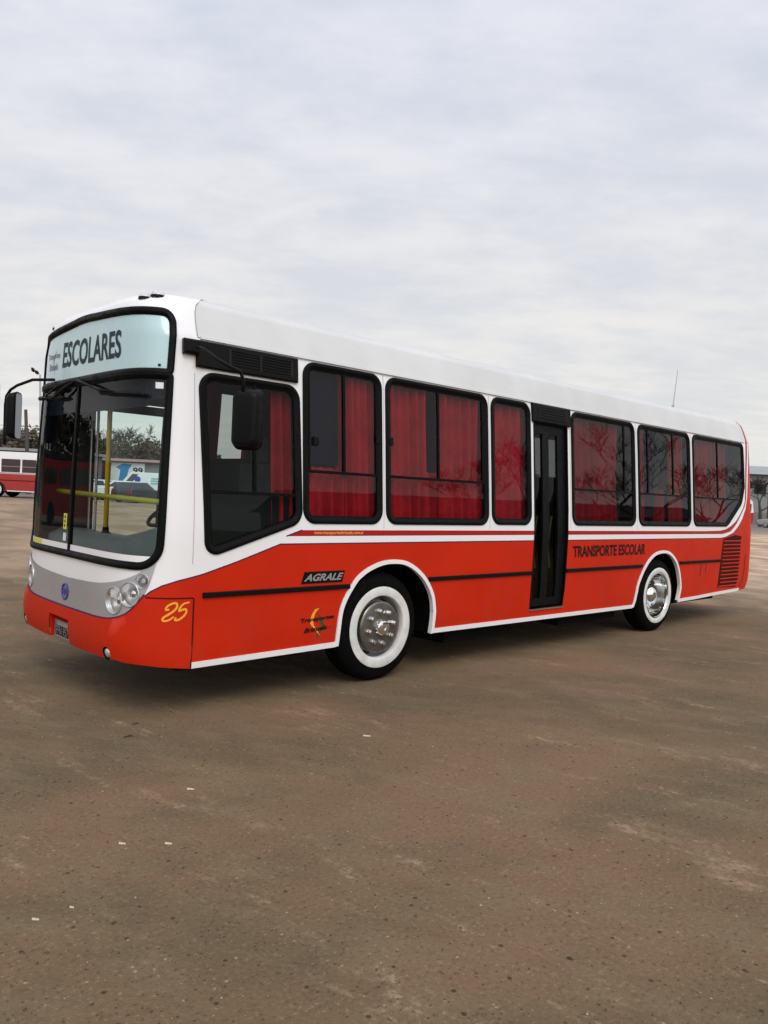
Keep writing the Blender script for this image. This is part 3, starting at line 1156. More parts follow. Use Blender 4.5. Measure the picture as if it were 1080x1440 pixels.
# emblem on the silver panel
eo = Vector(P(SC, 0.80))
en = nrm(SC, 0.80)
mb = MB()
mb.lathe([(0.066, 0.002), (0.070, 0.010), (0.060, 0.014), (0.054, 0.010), (0.054, 0.002)], eo, en, 32, 0)
ex, ez = Vector((0, -1, 0)), Vector((0, 0, 1))
for k in range(3):
    t = math.pi / 3 * k
    a_ = ex * math.sin(t) + ez * math.cos(t)
    b_ = en.cross(a_)
    mb.add([eo + en * 0.012 + a_ * 0.058, eo + en * 0.012 + b_ * 0.014, eo + en * 0.012 - a_ * 0.058, eo + en * 0.012 - b_ * 0.014], [(0, 1, 2, 3)], 0)
mb.build('emblem', 'emblem_blue', bus)

# ------------------------------------------------------------------ vents, mirrors, roof lamps
def vent(s0, s1, h0, h1, ls0, ls1, nsl, wd):
    mb = MB()
    sbox(mb, s0, s1, h0, h1, -0.004, 0.034, bev=0.010, ns=3)
    vo = mb.build('vent_box', 'black_plastic', bus)
    mb = MB()
    sbox(mb, ls0 - 0.02, ls1 + 0.02, h0 + 0.035, h1 - 0.030, 0.030, 0.0365, mi=0, ns=2)
    for k in range(nsl):
        hh = h0 + 0.045 + (h1 - h0 - 0.09) * k / (nsl - 1)
        for a, b in wd:
            sbox(mb, a, b, hh, hh + 0.010, 0.034, 0.044, mi=1, ns=2)
    mb.build('louvre', ['black_gap', 'rubber'], vo)


vent(2.892, 3.822, 2.588, 2.787, 3.18, 3.74, 6, ((3.18, 3.44), (3.46, 3.74)))
vent(7.052, 7.790, 2.590, 2.795, 7.18, 7.68, 5, ((7.18, 7.68),))


def mirror(arm, head_c, size, yaw, face_mat, hang=True):
    mb = MB()
    mb.tube(arm, 0.013, 10)
    mo = mb.build('mirror', 'black_plastic', bus, smooth=True)
    w_, d_, h_ = size
    bm = bmesh.new()
    bmesh.ops.create_cube(bm, size=1.0)
    for v in bm.verts:
        k = 0.80 if v.co.y < 0 else 1.0
        v.co = Vector((v.co.x * w_ * k, v.co.y * d_, v.co.z * h_ * (k * 0.6 + 0.4)))
    bmesh.ops.bevel(bm, geom=[e for e in bm.edges if abs((e.verts[0].co - e.verts[1].co).normalized().y) > 0.3], offset=min(w_, h_) * 0.22, segments=5, profile=0.5, affect='EDGES')
    bmesh.ops.bevel(bm, geom=[e for e in bm.edges if all(v.co.y < 0 for v in e.verts)], offset=d_ * 0.35, segments=3, profile=0.5, affect='EDGES')
    mt = Matrix.Translation(head_c) @ Matrix.Rotation(yaw, 4, 'Z')
    bm.transform(mt)
    me = bpy.data.meshes.new('mirror_head')
    bm.to_mesh(me)
    bm.free()
    me.materials.append(M['black_plastic'])
    for p_ in me.polygons:
        p_.use_smooth = True
    ho = bpy.data.objects.new('mirror_head', me)
    COL.objects.link(ho)
    ho.parent = mo
    y = d_ / 2 + 0.002
    out = []
    for (x, z) in rpoly(rect(-w_ / 2 + 0.015, w_ / 2 - 0.015, -h_ / 2 + 0.015, h_ / 2 - 0.015), 0.04):
        out.append(mt @ Vector((x, y, z)))
    mk('mirror_glass', out, [tuple(reversed(range(len(out))))], face_mat, mo)
    return mo


# near mirror: black back faces the camera, glass looks to the rear
mb = MB()
sbox(mb, 2.775, 2.895, 2.672, 2.782, -0.01, 0.055, bev=0.015)
mb.build('mirror_bracket', 'black_plastic', bus)
mirror([(2.86, 0.02, 2.72), (2.84, -0.10, 2.69), (2.87, -0.22, 2.62), (2.95, -0.29, 2.565), (3.03, -0.30, 2.54), (3.06, -0.30, 2.48), (3.06, -0.295, 2.38)],
       Vector((3.085, -0.31, 2.205)), (0.24, 0.085, 0.44), RAD(-62), 'mirror_face')
# far mirror on a long arm that hangs down in front
mirror([(2.47, 1.75, 2.56), (2.36, 1.95, 2.56), (2.32, 2.22, 2.525), (2.31, 2.36, 2.495), (2.30, 2.44, 2.44), (2.30, 2.465, 2.36), (2.30, 2.455, 2.05), (2.30, 2.445, 2.00)],
       Vector((2.33, 2.34, 2.26)), (0.23, 0.09, 0.43), RAD(-122), 'mirror_blue')

for ys in (1.235 - 0.86, 1.235 + 0.86):
    for dx in (0.0, 0.11):
        x, y = 2.61 + dx * 0.62, ys + 0.03 - dx * 0.55
        # height of the skin there
        best = min(((P(s, h)[0] - x) ** 2 + (P(s, h)[1] - y) ** 2, P(s, h)[2], s, h) for s in [SF0 + i * 0.03 for i in range(101)] for h in [3.0 + j * 0.01 for j in range(39)])
        z = best[1]
        mb = MB()
        vs_ = []
        n_ = 14
        rings_ = [(1.0, 0.0), (1.0, 0.018), (0.85, 0.040), (0.5, 0.050), (0.05, 0.053)]
        for k, hh in rings_:
            for i in range(n_):
                t = 2 * math.pi * i / n_
                vs_.append((x + 0.055 * k * math.cos(t) + 0.02, y + 0.050 * k * math.sin(t), z - 0.022 + hh))
        fs_ = []
        for j in range(len(rings_) - 1):
            for i in range(n_):
                i2 = (i + 1) % n_
                fs_.append((j * n_ + i, j * n_ + i2, (j + 1) * n_ + i2, (j + 1) * n_ + i))
        fs_.append(tuple(range((len(rings_) - 1) * n_, len(rings_) * n_)))
        mb.add(vs_, fs_, 0)
        mb.mi = [1 if f[0] < n_ * 1 else 0 for f in fs_]
        mb.build('marker_lamp', ['lamp_lens', 'black_plastic'], bus, smooth=True)
mb = MB()
mb.tube([(10.95, 0.42, 3.15), (10.955, 0.425, 3.22)], 0.02, 8)
mb.tube([(10.955, 0.425, 3.2), (11.01, 0.41, 3.76)], [0.007, 0.004], 6)
mb.build('aerial', 'badge_grey', bus)

# ------------------------------------------------------------------ folding door in the near side
mb = MB()
ring(door_poly, 0.012, [(-0.012, 0.0), (-0.010, 0.006), (0.006, 0.006), (0.010, -0.10)], mb, seg=2)
mb.build('door_frame', 'rubber', bus)
for (a0, a1, g0, g1) in ((7.10, 7.395, 7.128, 7.283), (7.395, 7.735, 7.405, 7.575)):
    mb = MB()
    o0, o1 = -0.055, -0.025
    sbox(mb, a0, g0, 0.53, 2.58, o0, o1)
    sbox(mb, g1, a1, 0.53, 2.58, o0, o1)
    sbox(mb, g0, g1, 2.47, 2.58, o0, o1)
    sbox(mb, g0, g1, 0.53, 0.62, o0, o1)
    dl = mb.build('door', 'black_plastic', bus)
    fill('pane', rect(g0 - 0.005, g1 + 0.005, 0.61, 2.48), -0.04, 'door_glass', dl)
    mb = MB()
    xx = (g0 + g1) / 2
    mb.tube([PO(xx + 0.06, 1.55, -0.10), PO(xx + 0.02, 1.2, -0.12), PO(xx + 0.05, 0.95, -0.10)], 0.014, 8)
    mb.build('grab_rail', 'olive_paint', dl)
mb = MB()
sbox(mb, 7.08, 7.72, 0.492, 0.508, -0.06, 0.012)
mb.build('door_sill', 'chrome', bus)

# far-side front door, seen through the windscreen
mb = MB()
o0, o1 = -0.05, -0.015
sbox(mb, FD[0], FD[0] + 0.05, 0.52, 2.49, o0, o1)
sbox(mb, FD[1] - 0.05, FD[1], 0.52, 2.49, o0, o1)
sbox(mb, FD[0] + 0.05, FD[1] - 0.05, 2.40, 2.49, o0, o1)
sbox(mb, FD[0] + 0.05, FD[1] - 0.05, 0.52, 0.62, o0, o1)
dl = mb.build('door', 'black_plastic', bus)
dl['label'] = 'front door on the far side of the bus, seen through the windscreen'
fill('pane', rect(FD[0] + 0.045, FD[1] - 0.045, 0.61, 2.41), -0.03, 'far_glass', dl)

# ------------------------------------------------------------------ engine grille
lo_ = lambda s_, h_: (11.886 + (11.969 - 11.886) * (h_ - 0.51) / 0.80, h_)
gq = [(11.89, 0.515), (12.572, 0.50), (12.63, 1.30), (12.40, 1.32), (11.965, 1.262)]
eg = fill('engine_grille', gq, 0.003, 'dark_red', bus)
mb = MB()
for k in range(13):
    h0 = 0.53 + k * 0.058
    t = (h0 - 0.51) / 0.8
    s0 = 11.895 + 0.078 * t
    s1 = 12.565 + 0.055 * t
    q = [(s0, h0), (s1, h0 + 0.0), (s1, h0 + 0.009), (s0, h0 + 0.009)]
    up_ = [PO(q[0][0], q[0][1], 0.016), PO(q[1][0], q[1][1], 0.016), PO(q[2][0], q[2][1], 0.004), PO(q[3][0], q[3][1], 0.004)]
    dn_ = [PO(q[0][0], q[0][1] - 0.012, 0.006), PO(q[1][0], q[1][1] - 0.012, 0.006)]
    mb.add(up_ + dn_, [(0, 1, 2, 3), (4, 5, 1, 0)])
mb.build('grille_slats', 'red_paint', eg)
for s0, dz in ((11.25, 0.12), (11.42, 0.06)):
    mb = MB()
    ribbon([(s0, 0.90), (s0 - 0.01, 0.84), (s0 - 0.02, 0.90 - 0.07 - dz)], -0.006, 0.006, 0.002, mb)
    mb.build('oil_streak', 'dark_red', bus)

# tail of the bus: window and lamps
sr = XR0 + LR / 2
mb = MB()
rc = rect(sr - 0.92, sr + 0.92, 1.75, 2.62)
ring(rc, 0.12, [(-0.004, -0.004), (0.0, 0.012), (0.035, 0.014), (0.045, 0.006), (0.05, 0.003)], mb)
rwn = mb.build('rear_window', 'rubber', bus, angle=40)
fill('pane', rpoly(rc, 0.12, 0.04), 0.004, 'black_gap', rwn)
fill('pane_glass', rpoly(rc, 0.12, 0.04), 0.006, 'side_glass', rwn)
for sg in (-1, 1):
    for hh, mt in ((1.02, 'dish_metal'), (1.16, 'stripe_red'), (0.88, 'stripe_red')):
        o_ = PO(sr + sg * 0.92, hh, 0.0)
        mb = MB()
        mb.lathe([(0.062, 0.0), (0.060, 0.014), (0.045, 0.024), (0.001, 0.028)], o_, nrm(sr + sg * 0.92, hh), 24)
        mb.build('tail_lamp', mt, bus, smooth=True)

# ------------------------------------------------------------------ writing on the near side
letters('TRANSPORTE ESCOLAR', 'lettering', bus, 'black_letter', [(7.868, 1.066), (9.565, 1.072), (9.572, 1.214), (7.858, 1.204)], bold=0.030)
letters('www.transportesbrizuela.com.ar', 'web_address', bus, 'orange_letter', [(3.998, 1.339), (4.553, 1.339), (4.553, 1.377), (3.998, 1.377)], bold=0.02)
mb = MB()
bq = [(3.888, 0.938), (4.325, 0.938), (4.352, 1.035), (3.918, 1.035)]
mb.add([PO(s, h, 0.006) for s, h in bq] + [PO(s, h, -0.002) for s, h in bq], [(0, 1, 2, 3), (0, 4, 5, 1), (1, 5, 6, 2), (2, 6, 7, 3), (3, 7, 4, 0)])
bd = mb.build('badge', 'black_plastic', bus)
letters('AGRALE', 'lettering', bd, 'badge_grey', [(3.91, 0.956), (4.305, 0.956), (4.325, 1.018), (3.93, 1.018)], bold=0.035, off=0.0085, shear=0.012)


def zpx(x, y):      # logo artwork coordinates -> skin
    return (3.80 + x * 0.000494, 0.758 - y * 0.000410)


mb = MB()
letters('Transportes', '', None, None, [zpx(185, 385), zpx(910, 335), zpx(910, 235), zpx(180, 270)], bold=0.035, mb=mb, off=0.005, shear=0.006)
letters('Brizuela', '', None, None, [zpx(285, 575), zpx(770, 530), zpx(785, 440), zpx(300, 470)], bold=0.035, mb=mb, off=0.005, shear=0.006)
letters('s.r.l', '', None, None, [zpx(795, 520), zpx(870, 510), zpx(870, 480), zpx(795, 488)], bold=0.01, mb=mb, off=0.005)
outer = [(585, 80), (490, 100), (430, 200), (402, 300), (402, 380), (430, 430), (490, 490), (560, 570), (655, 665)]
inner_ = [(585, 82), (510, 165), (478, 250), (466, 330), (470, 390), (490, 440), (530, 490), (590, 570), (655, 665)]
n_ = len(outer)
mb.add([PO(*zpx(*p), 0.003) for p in outer] + [PO(*zpx(*p), 0.003) for p in inner_], [(i, i + 1, n_ + i + 1, n_ + i) for i in range(n_ - 1)], 1)
outer = [(560, 180), (610, 350), (640, 430), (640, 500), (610, 590), (570, 690)]
inner_ = [(562, 178), (660, 300), (705, 430), (690, 510), (655, 590), (600, 690)]
n_ = len(outer)
mb.add([PO(*zpx(*p), 0.0025) for p in outer] + [PO(*zpx(*p), 0.0025) for p in inner_], [(i, i + 1, n_ + i + 1, n_ + i) for i in range(n_ - 1)], 2)
mb.build('logo', ['black_letter', 'yellow_letter', 'green_letter'], bus)


def stroke(mb, pts_, wd, off):
    # brush stroke: smooth curve with a width per point
    q = []
    for i in range(len(pts_) - 1):
        p0, p1, p2, p3 = pts_[max(0, i - 1)], pts_[i], pts_[i + 1], pts_[min(len(pts_) - 1, i + 2)]
        for k in range(6):
            t = k / 6
            q.append([0.5 * (2 * p1[j] + (p2[j] - p0[j]) * t + (2 * p0[j] - 5 * p1[j] + 4 * p2[j] - p3[j]) * t * t +
                             (3 * p1[j] - p0[j] - 3 * p2[j] + p3[j]) * t ** 3) for j in (0, 1)])
    q.append(list(pts_[-1]))
    vs_ = []
    for i, p in enumerate(q):
        a, b = q[max(0, i - 1)], q[min(len(q) - 1, i + 1)]
        d = Vector((b[0] - a[0], b[1] - a[1])).normalized()
        k = wd * (0.75 + 0.25 * math.sin(math.pi * i / (len(q) - 1)))
        nl = Vector((-d.y, d.x)) * k
        for sg in (-1, 1):
            x, y = p[0] + nl.x * sg, p[1] + nl.y * sg
            u, v = (x - 120) / 730, (610 - y) / 495
            s = 2.672 + 0.194 * u
            h = 0.716 + 0.140 * v + 0.004 * u
            vs_.append(PO(s, h, off))
    mb.add(vs_, [(2 * i, 2 * i + 2, 2 * i + 3, 2 * i + 1) for i in range(len(q) - 1)])


mb = MB()
stroke(mb, [(300, 297), (215, 305), (240, 225), (330, 168), (440, 140), (497, 175), (490, 260), (420, 340), (300, 420), (180, 490), (140, 555), (185, 590), (300, 572), (425, 490)], 30, 0.0135)
stroke(mb, [(838, 145), (700, 165), (620, 220), (565, 300), (562, 350), (640, 325), (735, 320), (757, 390), (700, 480), (590, 560), (500, 588), (455, 570), (480, 510)], 30, 0.0140)
mb.build('fleet_number', 'yellow_letter', bus)

# ------------------------------------------------------------------ wheels
def lug(o, ax, mbx, r=0.018, h=0.035):
    mbx.lathe([(r * 1.25, 0), (r * 1.1, h * 0.4), (r, h * 0.45), (r * 0.95, h), (0.001, h * 1.1)], o, ax, 6)


def tyre_prof(R_, wd):
    return [(0.285, -0.02), (0.30, 0.0), (0.37, 0.012), (0.43, 0.006), (R_ - 0.035, -0.012), (R_ - 0.012, -0.03), (R_, -0.06), (R_, -wd + 0.06), (R_ - 0.012, -wd + 0.03),
            (R_ - 0.04, -wd), (0.37, -wd), (0.285, -wd + 0.02)]


def front_wheel():
    ax = (0, -1, 0)
    o = (0, 0, 0)
    mb = MB()
    mb.lathe(tyre_prof(0.497, 0.275), o, ax, 64)
    w_ = mb.build('wheel', 'tyre_rubber', bus, angle=50)
    mb = MB()
    mb.lathe([(0.372, 0.008), (0.370, 0.017), (0.364, 0.0195), (0.300, 0.0205), (0.291, 0.018), (0.284, 0.008), (0.281, -0.012), (0.279, -0.04)], o, ax, 64)
    mb.build('whitewall_ring', 'whitewall', w_, angle=30)
    # rim with hand holes
    mb = MB()
    mb.lathe([(0.280, -0.03), (0.272, -0.075), (0.262, -0.085)], o, ax, 64)
    mb.lathe([(0.262, -0.085), (0.250, -0.070), (0.236, -0.055), (0.225, -0.055)], o, ax, 64)
    n_ = 8
    for k in range(n_):
        t0 = 2 * math.pi * (k + 0.5) / n_
        pts_ = []
        for i in range(13):
            t = t0 + (i / 12 - 0.5) * 0.34
            pts_.append((0.262 * math.cos(t), 0.0845 - 0.006, 0.262 * math.sin(t)))
        for i in range(13):
            t = t0 + (0.5 - i / 12) * 0.34
            pts_.append((0.243 * math.cos(t), 0.0625 - 0.006, 0.243 * math.sin(t)))
        pts_ = [(x, y - 0.002, z) for x, y, z in pts_]
        mb.add(pts_, [tuple(reversed(range(26)))], 1)
        mb.mi[-1] = 1
    mb.build('rim', ['rim_grey', 'black_gap'], w_, angle=35)
    mb = MB()
    mb.lathe([(0.232, -0.05), (0.235, -0.004), (0.228, 0.004), (0.216, 0.007), (0.095, 0.012), (0.070, 0.016)], o, ax, 56)
    mb.build('hub', 'hub_grey', w_, angle=35)
    mb = MB()
    mb.lathe([(0.074, 0.010), (0.072, 0.050), (0.062, 0.064), (0.040, 0.070), (0.022, 0.070), (0.020, 0.062), (0.001, 0.062)], o, ax, 32)
    mb.build('hub_cap', 'chrome', w_, angle=35)
    for k in range(8):
        t = 2 * math.pi * (k + 0.25) / 8
        mb = MB()
        lug((0.152 * math.cos(t), -0.008, 0.152 * math.sin(t)), ax, mb, 0.021, 0.036)
        mb.build('wheel_nut', 'chrome', w_)
    return w_


def rear_wheel():
    ax = (0, -1, 0)
    o = (0, 0, 0)
    mb = MB()
    mb.lathe(tyre_prof(0.497, 0.27), o, ax, 64)
    w_ = mb.build('wheel', 'tyre_rubber', bus, angle=50)
    mb = MB()
    mb.lathe([(0.380, 0.008), (0.378, 0.016), (0.372, 0.0185), (0.325, 0.0185), (0.317, 0.014), (0.313, 0.004)], o, ax, 64)
    mb.build('whitewall_ring', 'whitewall', w_, angle=30)
    mb = MB()
    mb.lathe([(0.315, 0.008), (0.300, 0.012), (0.290, 0.0), (0.286, -0.05), (0.274, -0.13), (0.255, -0.165), (0.21, -0.175), (0.13, -0.175)], o, ax, 64)
    for k in range(10):      # bright ribs of the deep dish
        t0 = 2 * math.pi * k / 10
        a = Vector((math.cos(t0), 0, math.sin(t0)))
        b = Vector((-math.sin(t0), 0, math.cos(t0)))
        q = [a * 0.265 + b * 0.02 + Vector((0, 0.15, 0)), a * 0.265 - b * 0.02 + Vector((0, 0.15, 0)), a * 0.15 - b * 0.014 + Vector((0, 0.168, 0)), a * 0.15 + b * 0.014 + Vector((0, 0.168, 0))]
        mb.add(q, [(0, 1, 2, 3), (3, 2, 1, 0)])
    mb.build('rim', 'dish_metal', w_, angle=35)
    mb = MB()
    mb.lathe([(0.135, -0.178), (0.132, -0.12), (0.125, -0.085), (0.105, -0.055), (0.07, -0.03), (0.035, -0.02), (0.001, -0.017)], o, ax, 48)
    mb.build('hub_cap', 'chrome', w_, smooth=True)
    for k in range(10):
        t = 2 * math.pi * (k + 0.5) / 10
        mb = MB()
        lug((0.175 * math.cos(t), 0.175, 0.175 * math.sin(t)), ax, mb, 0.014, 0.03)
        mb.build('wheel_nut', 'chrome', w_)
    return w_


fw = front_wheel()
fw.location = (4.83, 0.035, 0.497)
c = copy_tree(fw, bus)
c.location = (4.83, 2 * W2 - 0.035, 0.497)
c.rotation_euler = (0, 0, math.pi)
rw = rear_wheel()
rw.location = (10.005, 0.03, 0.497)
c = copy_tree(rw, bus)
c.location = (10.005, 2 * W2 - 0.03, 0.497)
c.rotation_euler = (0, 0, math.pi)

# chassis, floor
mb = MB()
for x0, x1 in ((2.80, 4.27), (5.59, 9.37), (10.73, 12.9)):
    mb.box((x0, 0.10, 0.42), (x1, 2 * W2 - 0.10, 0.46))
mb.box((2.9, 0.80, 0.50), (12.8, 0.92, 0.72))
mb.box((2.9, 1.55, 0.50), (12.8, 1.67, 0.72))
mb.tube([(4.83, 0.25, 0.497), (4.83, 2.2, 0.497)], 0.07, 12)
mb.tube([(10.005, 0.25, 0.497), (10.005, 2.2, 0.497)], 0.10, 12)
mb.lathe([(0.02, -0.2), (0.2, -0.12), (0.24, 0), (0.2, 0.12), (0.02, 0.2)], (10.005, 1.235, 0.50), (0, 1, 0), 20)
mb.build('chassis', 'chassis', bus)
for x0, x1, y0, y1, z0 in ((2.95, 4.15, 0.30, 2.1, 0.27), (5.85, 6.95, 0.16, 0.75, 0.22), (7.85, 9.15, 0.16, 0.70, 0.24), (5.9, 9.1, 1.0, 1.5, 0.30), (6.0, 8.9, 1.75, 2.3, 0.24), (10.85, 12.5, 0.35, 2.1, 0.27)):  # boxes added to block light and deepen the shadow under the bus
    mb = MB()
    mb.box((x0, y0, z0), (x1, y1, 0.415))
    mb.build('underfloor_blocker', 'chassis', bus)
mb = MB()
mb.box((3.0, 0.09, 0.86), (4.25, 2 * W2 - 0.35, 0.90))
mb.box((4.25, 0.09, 1.16), (5.60, 2 * W2 - 0.09, 1.20))
mb.box((5.60, 0.09, 0.86), (7.05, 2 * W2 - 0.09, 0.90))
mb.box((7.05, 0.75, 0.86), (7.78, 2 * W2 - 0.09, 0.90))
mb.box((7.05, 0.14, 0.52), (7.78, 0.45, 0.56))
mb.box((7.05, 0.45, 0.56), (7.78, 0.75, 0.72))
mb.box((7.78, 0.09, 0.86), (9.36, 2 * W2 - 0.09, 0.90))
mb.box((9.36, 0.09, 1.16), (12.9, 2 * W2 - 0.09, 1.20))
mb.build('floor', 'liner_dark', bus)

# ------------------------------------------------------------------ interior seen through the glass
mb = MB()
prof = [(2.56, 1.05), (2.58, 1.20), (2.72, 1.27), (2.95, 1.25), (3.10, 1.17), (3.14, 0.92)]
n_ = 12
vs_ = []
for i in range(n_ + 1):
    y = 0.14 + (2.30 - 0.14) * i / n_
    k = 0.20 * max(0.0, (0.9 - y) / 0.8) ** 1.3
    e = 0.10 * (abs(y - 1.235) / 1.1) ** 4
    for x, z in prof:
        vs_.append((x + e + k * 0.4, y, z + (k if z > 1.1 else 0)))
m_ = len(prof)
mb.add(vs_, [(i * m_ + j, i * m_ + j + 1, (i + 1) * m_ + j + 1, (i + 1) * m_ + j) for i in range(n_) for j in range(m_ - 1)])
mb.build('dashboard', 'dash_grey', bus, smooth=True)
mb = MB()
for k in range(24):
    a, b = 2 * math.pi * k / 24, 2 * math.pi * (k + 1) / 24
c_ = Vector((3.05, 0.62, 1.50))
pts_ = []
tilt = Matrix.Rotation(RAD(-32), 3, 'Y')
for k in range(25):
    t = 2 * math.pi * k / 24
    pts_.append(c_ + tilt @ Vector((0.23 * math.cos(t), 0.23 * math.sin(t), 0)))
mb.tube(pts_, 0.016, 8, cap=False)
for k in range(3):
    t = 2 * math.pi * k / 3
    mb.tube([c_ + tilt @ Vector((0.23 * math.cos(t), 0.23 * math.sin(t), 0)), c_ + tilt @ Vector((0, 0, -0.04))], 0.013, 6)
mb.tube([c_ + tilt @ Vector((0, 0, -0.04)), (2.86, 0.62, 1.15)], 0.035, 8)
mb.build('steering_wheel', 'black_plastic', bus, smooth=True)
mb = MB()
mb.box((3.42, 0.36, 1.12), (3.88, 0.86, 1.26))
mb.box((3.80, 0.36, 1.26), (3.95, 0.86, 1.92))
mb.box((3.83, 0.48, 1.94), (3.93, 0.74, 2.14))
mb.box((3.52, 0.50, 0.90), (3.80, 0.72, 1.12))
mb.build('driver_seat', 'seat_cloth', bus)
mb = MB()
mb.tube([(2.865, 1.50, 1.24), (2.865, 1.50, 2.30), (2.90, 1.50, 2.74)], 0.021, 10)
hp = mb.build('hand_pole', 'yellow_paint', bus, smooth=True)
mb = MB()
mb.lathe([(0.055, 0.0), (0.055, 0.03), (0.03, 0.05), (0.025, 0.09)], (2.865, 1.50, 1.22), (0, 0, 1), 16)
mb.build('pole_foot', 'black_plastic', hp)
mb = MB()
mb.tube([(2.72, 0.24, 1.575), (2.72, 1.2, 1.585), (2.74, 2.30, 1.60)], 0.022, 10)
mb.build('cross_bar', 'olive_paint', bus, smooth=True)
mb = MB()
mb.box((2.62, 0.2, 2.36), (2.80, 2.28, 2.62))
mb.box((2.60, 0.25, 2.28), (2.63, 2.25, 2.50))
mb.build('header_panel', 'navy', bus)
mb = MB()
for x, y in ((2.93, 2.30), (3.02, 2.30)):
    mb.tube([(x, y, 0.9), (x, y, 2.6)], 0.03, 8)
mb.tube([(3.86, 2.28, 0.9), (3.86, 2.28, 2.6)], 0.035, 8)
mb.box((2.88, 2.26, 1.15), (3.06, 2.29, 2.45))
mb.build('door_post', 'liner_dark', bus)
mb = MB()
for y in (2.06, 2.2):
    mb.tube([(3.0, y, 0.9), (3.0, y, 2.62)], 0.014, 8)
mb.build('door_rail', 'pole_metal', bus)
mb = MB()
bm_pts = [Vector((2.76, 2.30, 2.5)), Vector((2.76, 2.30, 2.44))]
mb.tube(bm_pts, 0.012, 6)
ring_pts = rpoly(rect(-0.07, 0.07, -0.20, 0.20), 0.05)
fr_ = [Vector((2.755 + x * 0.45, 2.31 + x * 0.9, 2.24 + z)) for x, z in ring_pts]
bk_ = [p + Vector((0.05, -0.02, 0)) for p in fr_]
k_ = len(fr_)
mb.add(fr_ + bk_, [tuple(range(k_)), tuple(reversed(range(k_, 2 * k_)))] + [(i, k_ + i, k_ + (i + 1) % k_, (i + 1) % k_) for i in range(k_)])
mb.build('interior_mirror', 'black_plastic', bus)
mb = MB()
mb.box((4.28, 1.5, 0.9), (4.32, 2.35, 2.0))
mb.box((4.20, 0.2, 1.2), (4.24, 1.0, 2.62))
mb.build('partition', 'navy', bus)

def curtain(s0, s1, h0, h1, off, waves, amp=0.036, gather=0.0, flare=0.0, mat='curtain_red', seed=1):
    rnd = random.Random(seed)
    ph = [rnd.uniform(0, 6.28) for _ in range(3)]
    nS, nH = 70, 14
    vs_ = []
    for j in range(nH + 1):
        v = j / nH
        for i in range(nS + 1):
            u = i / nS
            k = 1 - gather * math.sin(math.pi * min(1, (1 - v) * 1.0)) * 0.5
            s = s0 + (s1 - s0) * (u * k + flare * (1 - v) * 0.06 * math.sin(u * 9 + ph[2]))
            h = h0 + (h1 - h0) * v
            d = amp * (math.sin(u * waves * 2 * math.pi + ph[0] + 0.5 * math.sin(v * 3 + ph[1])) + 0.45 * math.sin(u * waves * 4.7 + ph[1] + v * 1.3))
            vs_.append(PO(s, h, -off + d))
    fs = [(j * (nS + 1) + i, j * (nS + 1) + i + 1, (j + 1) * (nS + 1) + i + 1, (j + 1) * (nS + 1) + i) for j in range(nH) for i in range(nS)]
    return mk('curtain', vs_, fs, mat, bus, smooth=True)


HB, HTOP = 1.40, 2.80
curtain(3.62, 3.90, HB, 2.62, 0.10, 3, seed=3)
curtain(3.90, 4.36, HB, 1.92, 0.09, 4, seed=4)
curtain(4.33, 4.78, HB, HTOP, 0.09, 5, seed=5)
curtain(4.82, 5.46, HB, HTOP, 0.085, 6, seed=6)
curtain(5.58, 6.30, HB, HTOP, 0.085, 6, seed=7)
curtain(5.40, 5.64, HB, 1.95, 0.13, 2, seed=17)
curtain(6.33, 7.05, HB, HTOP, 0.085, 5, amp=0.024, seed=8)
curtain(7.80, 8.30, HB, HTOP, 0.085, 4, seed=9)
curtain(8.34, 9.0, HB, HTOP, 0.10, 5, gather=0.2, seed=10)
curtain(9.36, 9.66, HB, HTOP, 0.085, 3, seed=11)
curtain(9.95, 10.25, HB, 1.95, 0.11, 3, seed=12)
curtain(10.33, 10.72, HB, HTOP, 0.085, 3, seed=13)
curtain(10.94, 11.66, HB, HTOP, 0.09, 5, seed=14)
curtain(11.70, 12.30, HB, HTOP, 0.10, 5, gather=0.2, seed=15)
for i, c in enumerate(FARWIN):
    if i == 0:
        curtain(mir(4.45), mir(4.0), HB, HTOP, 0.09, 4, seed=51)
        curtain(mir(5.35), mir(4.74), HB, HTOP, 0.09, 5, seed=52)
    elif i != 4:
        curtain(c[0][0], c[1][0] - (0.15 if i % 2 else 0.0), HB, HTOP, 0.09, 10, seed=30 + i)
mb = MB()
sbox(mb, 3.94, 4.33, 1.95, 2.74, -0.10, -0.085)
mb.build('window_blind', 'navy', bus)
mb = MB()
sbox(mb, 3.0, 3.80, 1.18, 1.66, -0.09, -0.075)
mb.build('door_lining', 'black_gap', bus)

# passenger seats behind the curtains
def seat_mesh():
    mb = MB()
    mb.box((0.0, -0.42, 0.36), (0.44, 0.42, 0.47))
    mb.box((0.36, -0.42, 0.47), (0.50, -0.02, 1.12))
    mb.box((0.36, 0.02, 0.47), (0.50, 0.42, 1.12))
    return mb.build('passenger_seat', 'seat_cloth', bus)


st = seat_mesh()
st.location = (5.75, 0.56, 0.9)
for x, y, z in ((5.75, 1.92, 0.9), (6.55, 1.92, 0.9), (7.9, 0.56, 0.9), (8.6, 0.56, 0.9), (8.6, 1.92, 0.9), (9.6, 0.56, 1.2), (10.4, 0.56, 1.2), (11.2, 0.56, 1.2), (11.2, 1.92, 1.2), (12.0, 0.56, 1.2)):
    c = st.copy()
    COL.objects.link(c)
    c.location = (x, y, z)

# ================================================================== GROUND
def gz(x, y):
    t = max(0.0, min(1.0, (y - 12) / 42))
    k = max(0.0, min(1.0, (70 - x) / 40))
    return 0.30 * t * t * (3 - 2 * t) * k


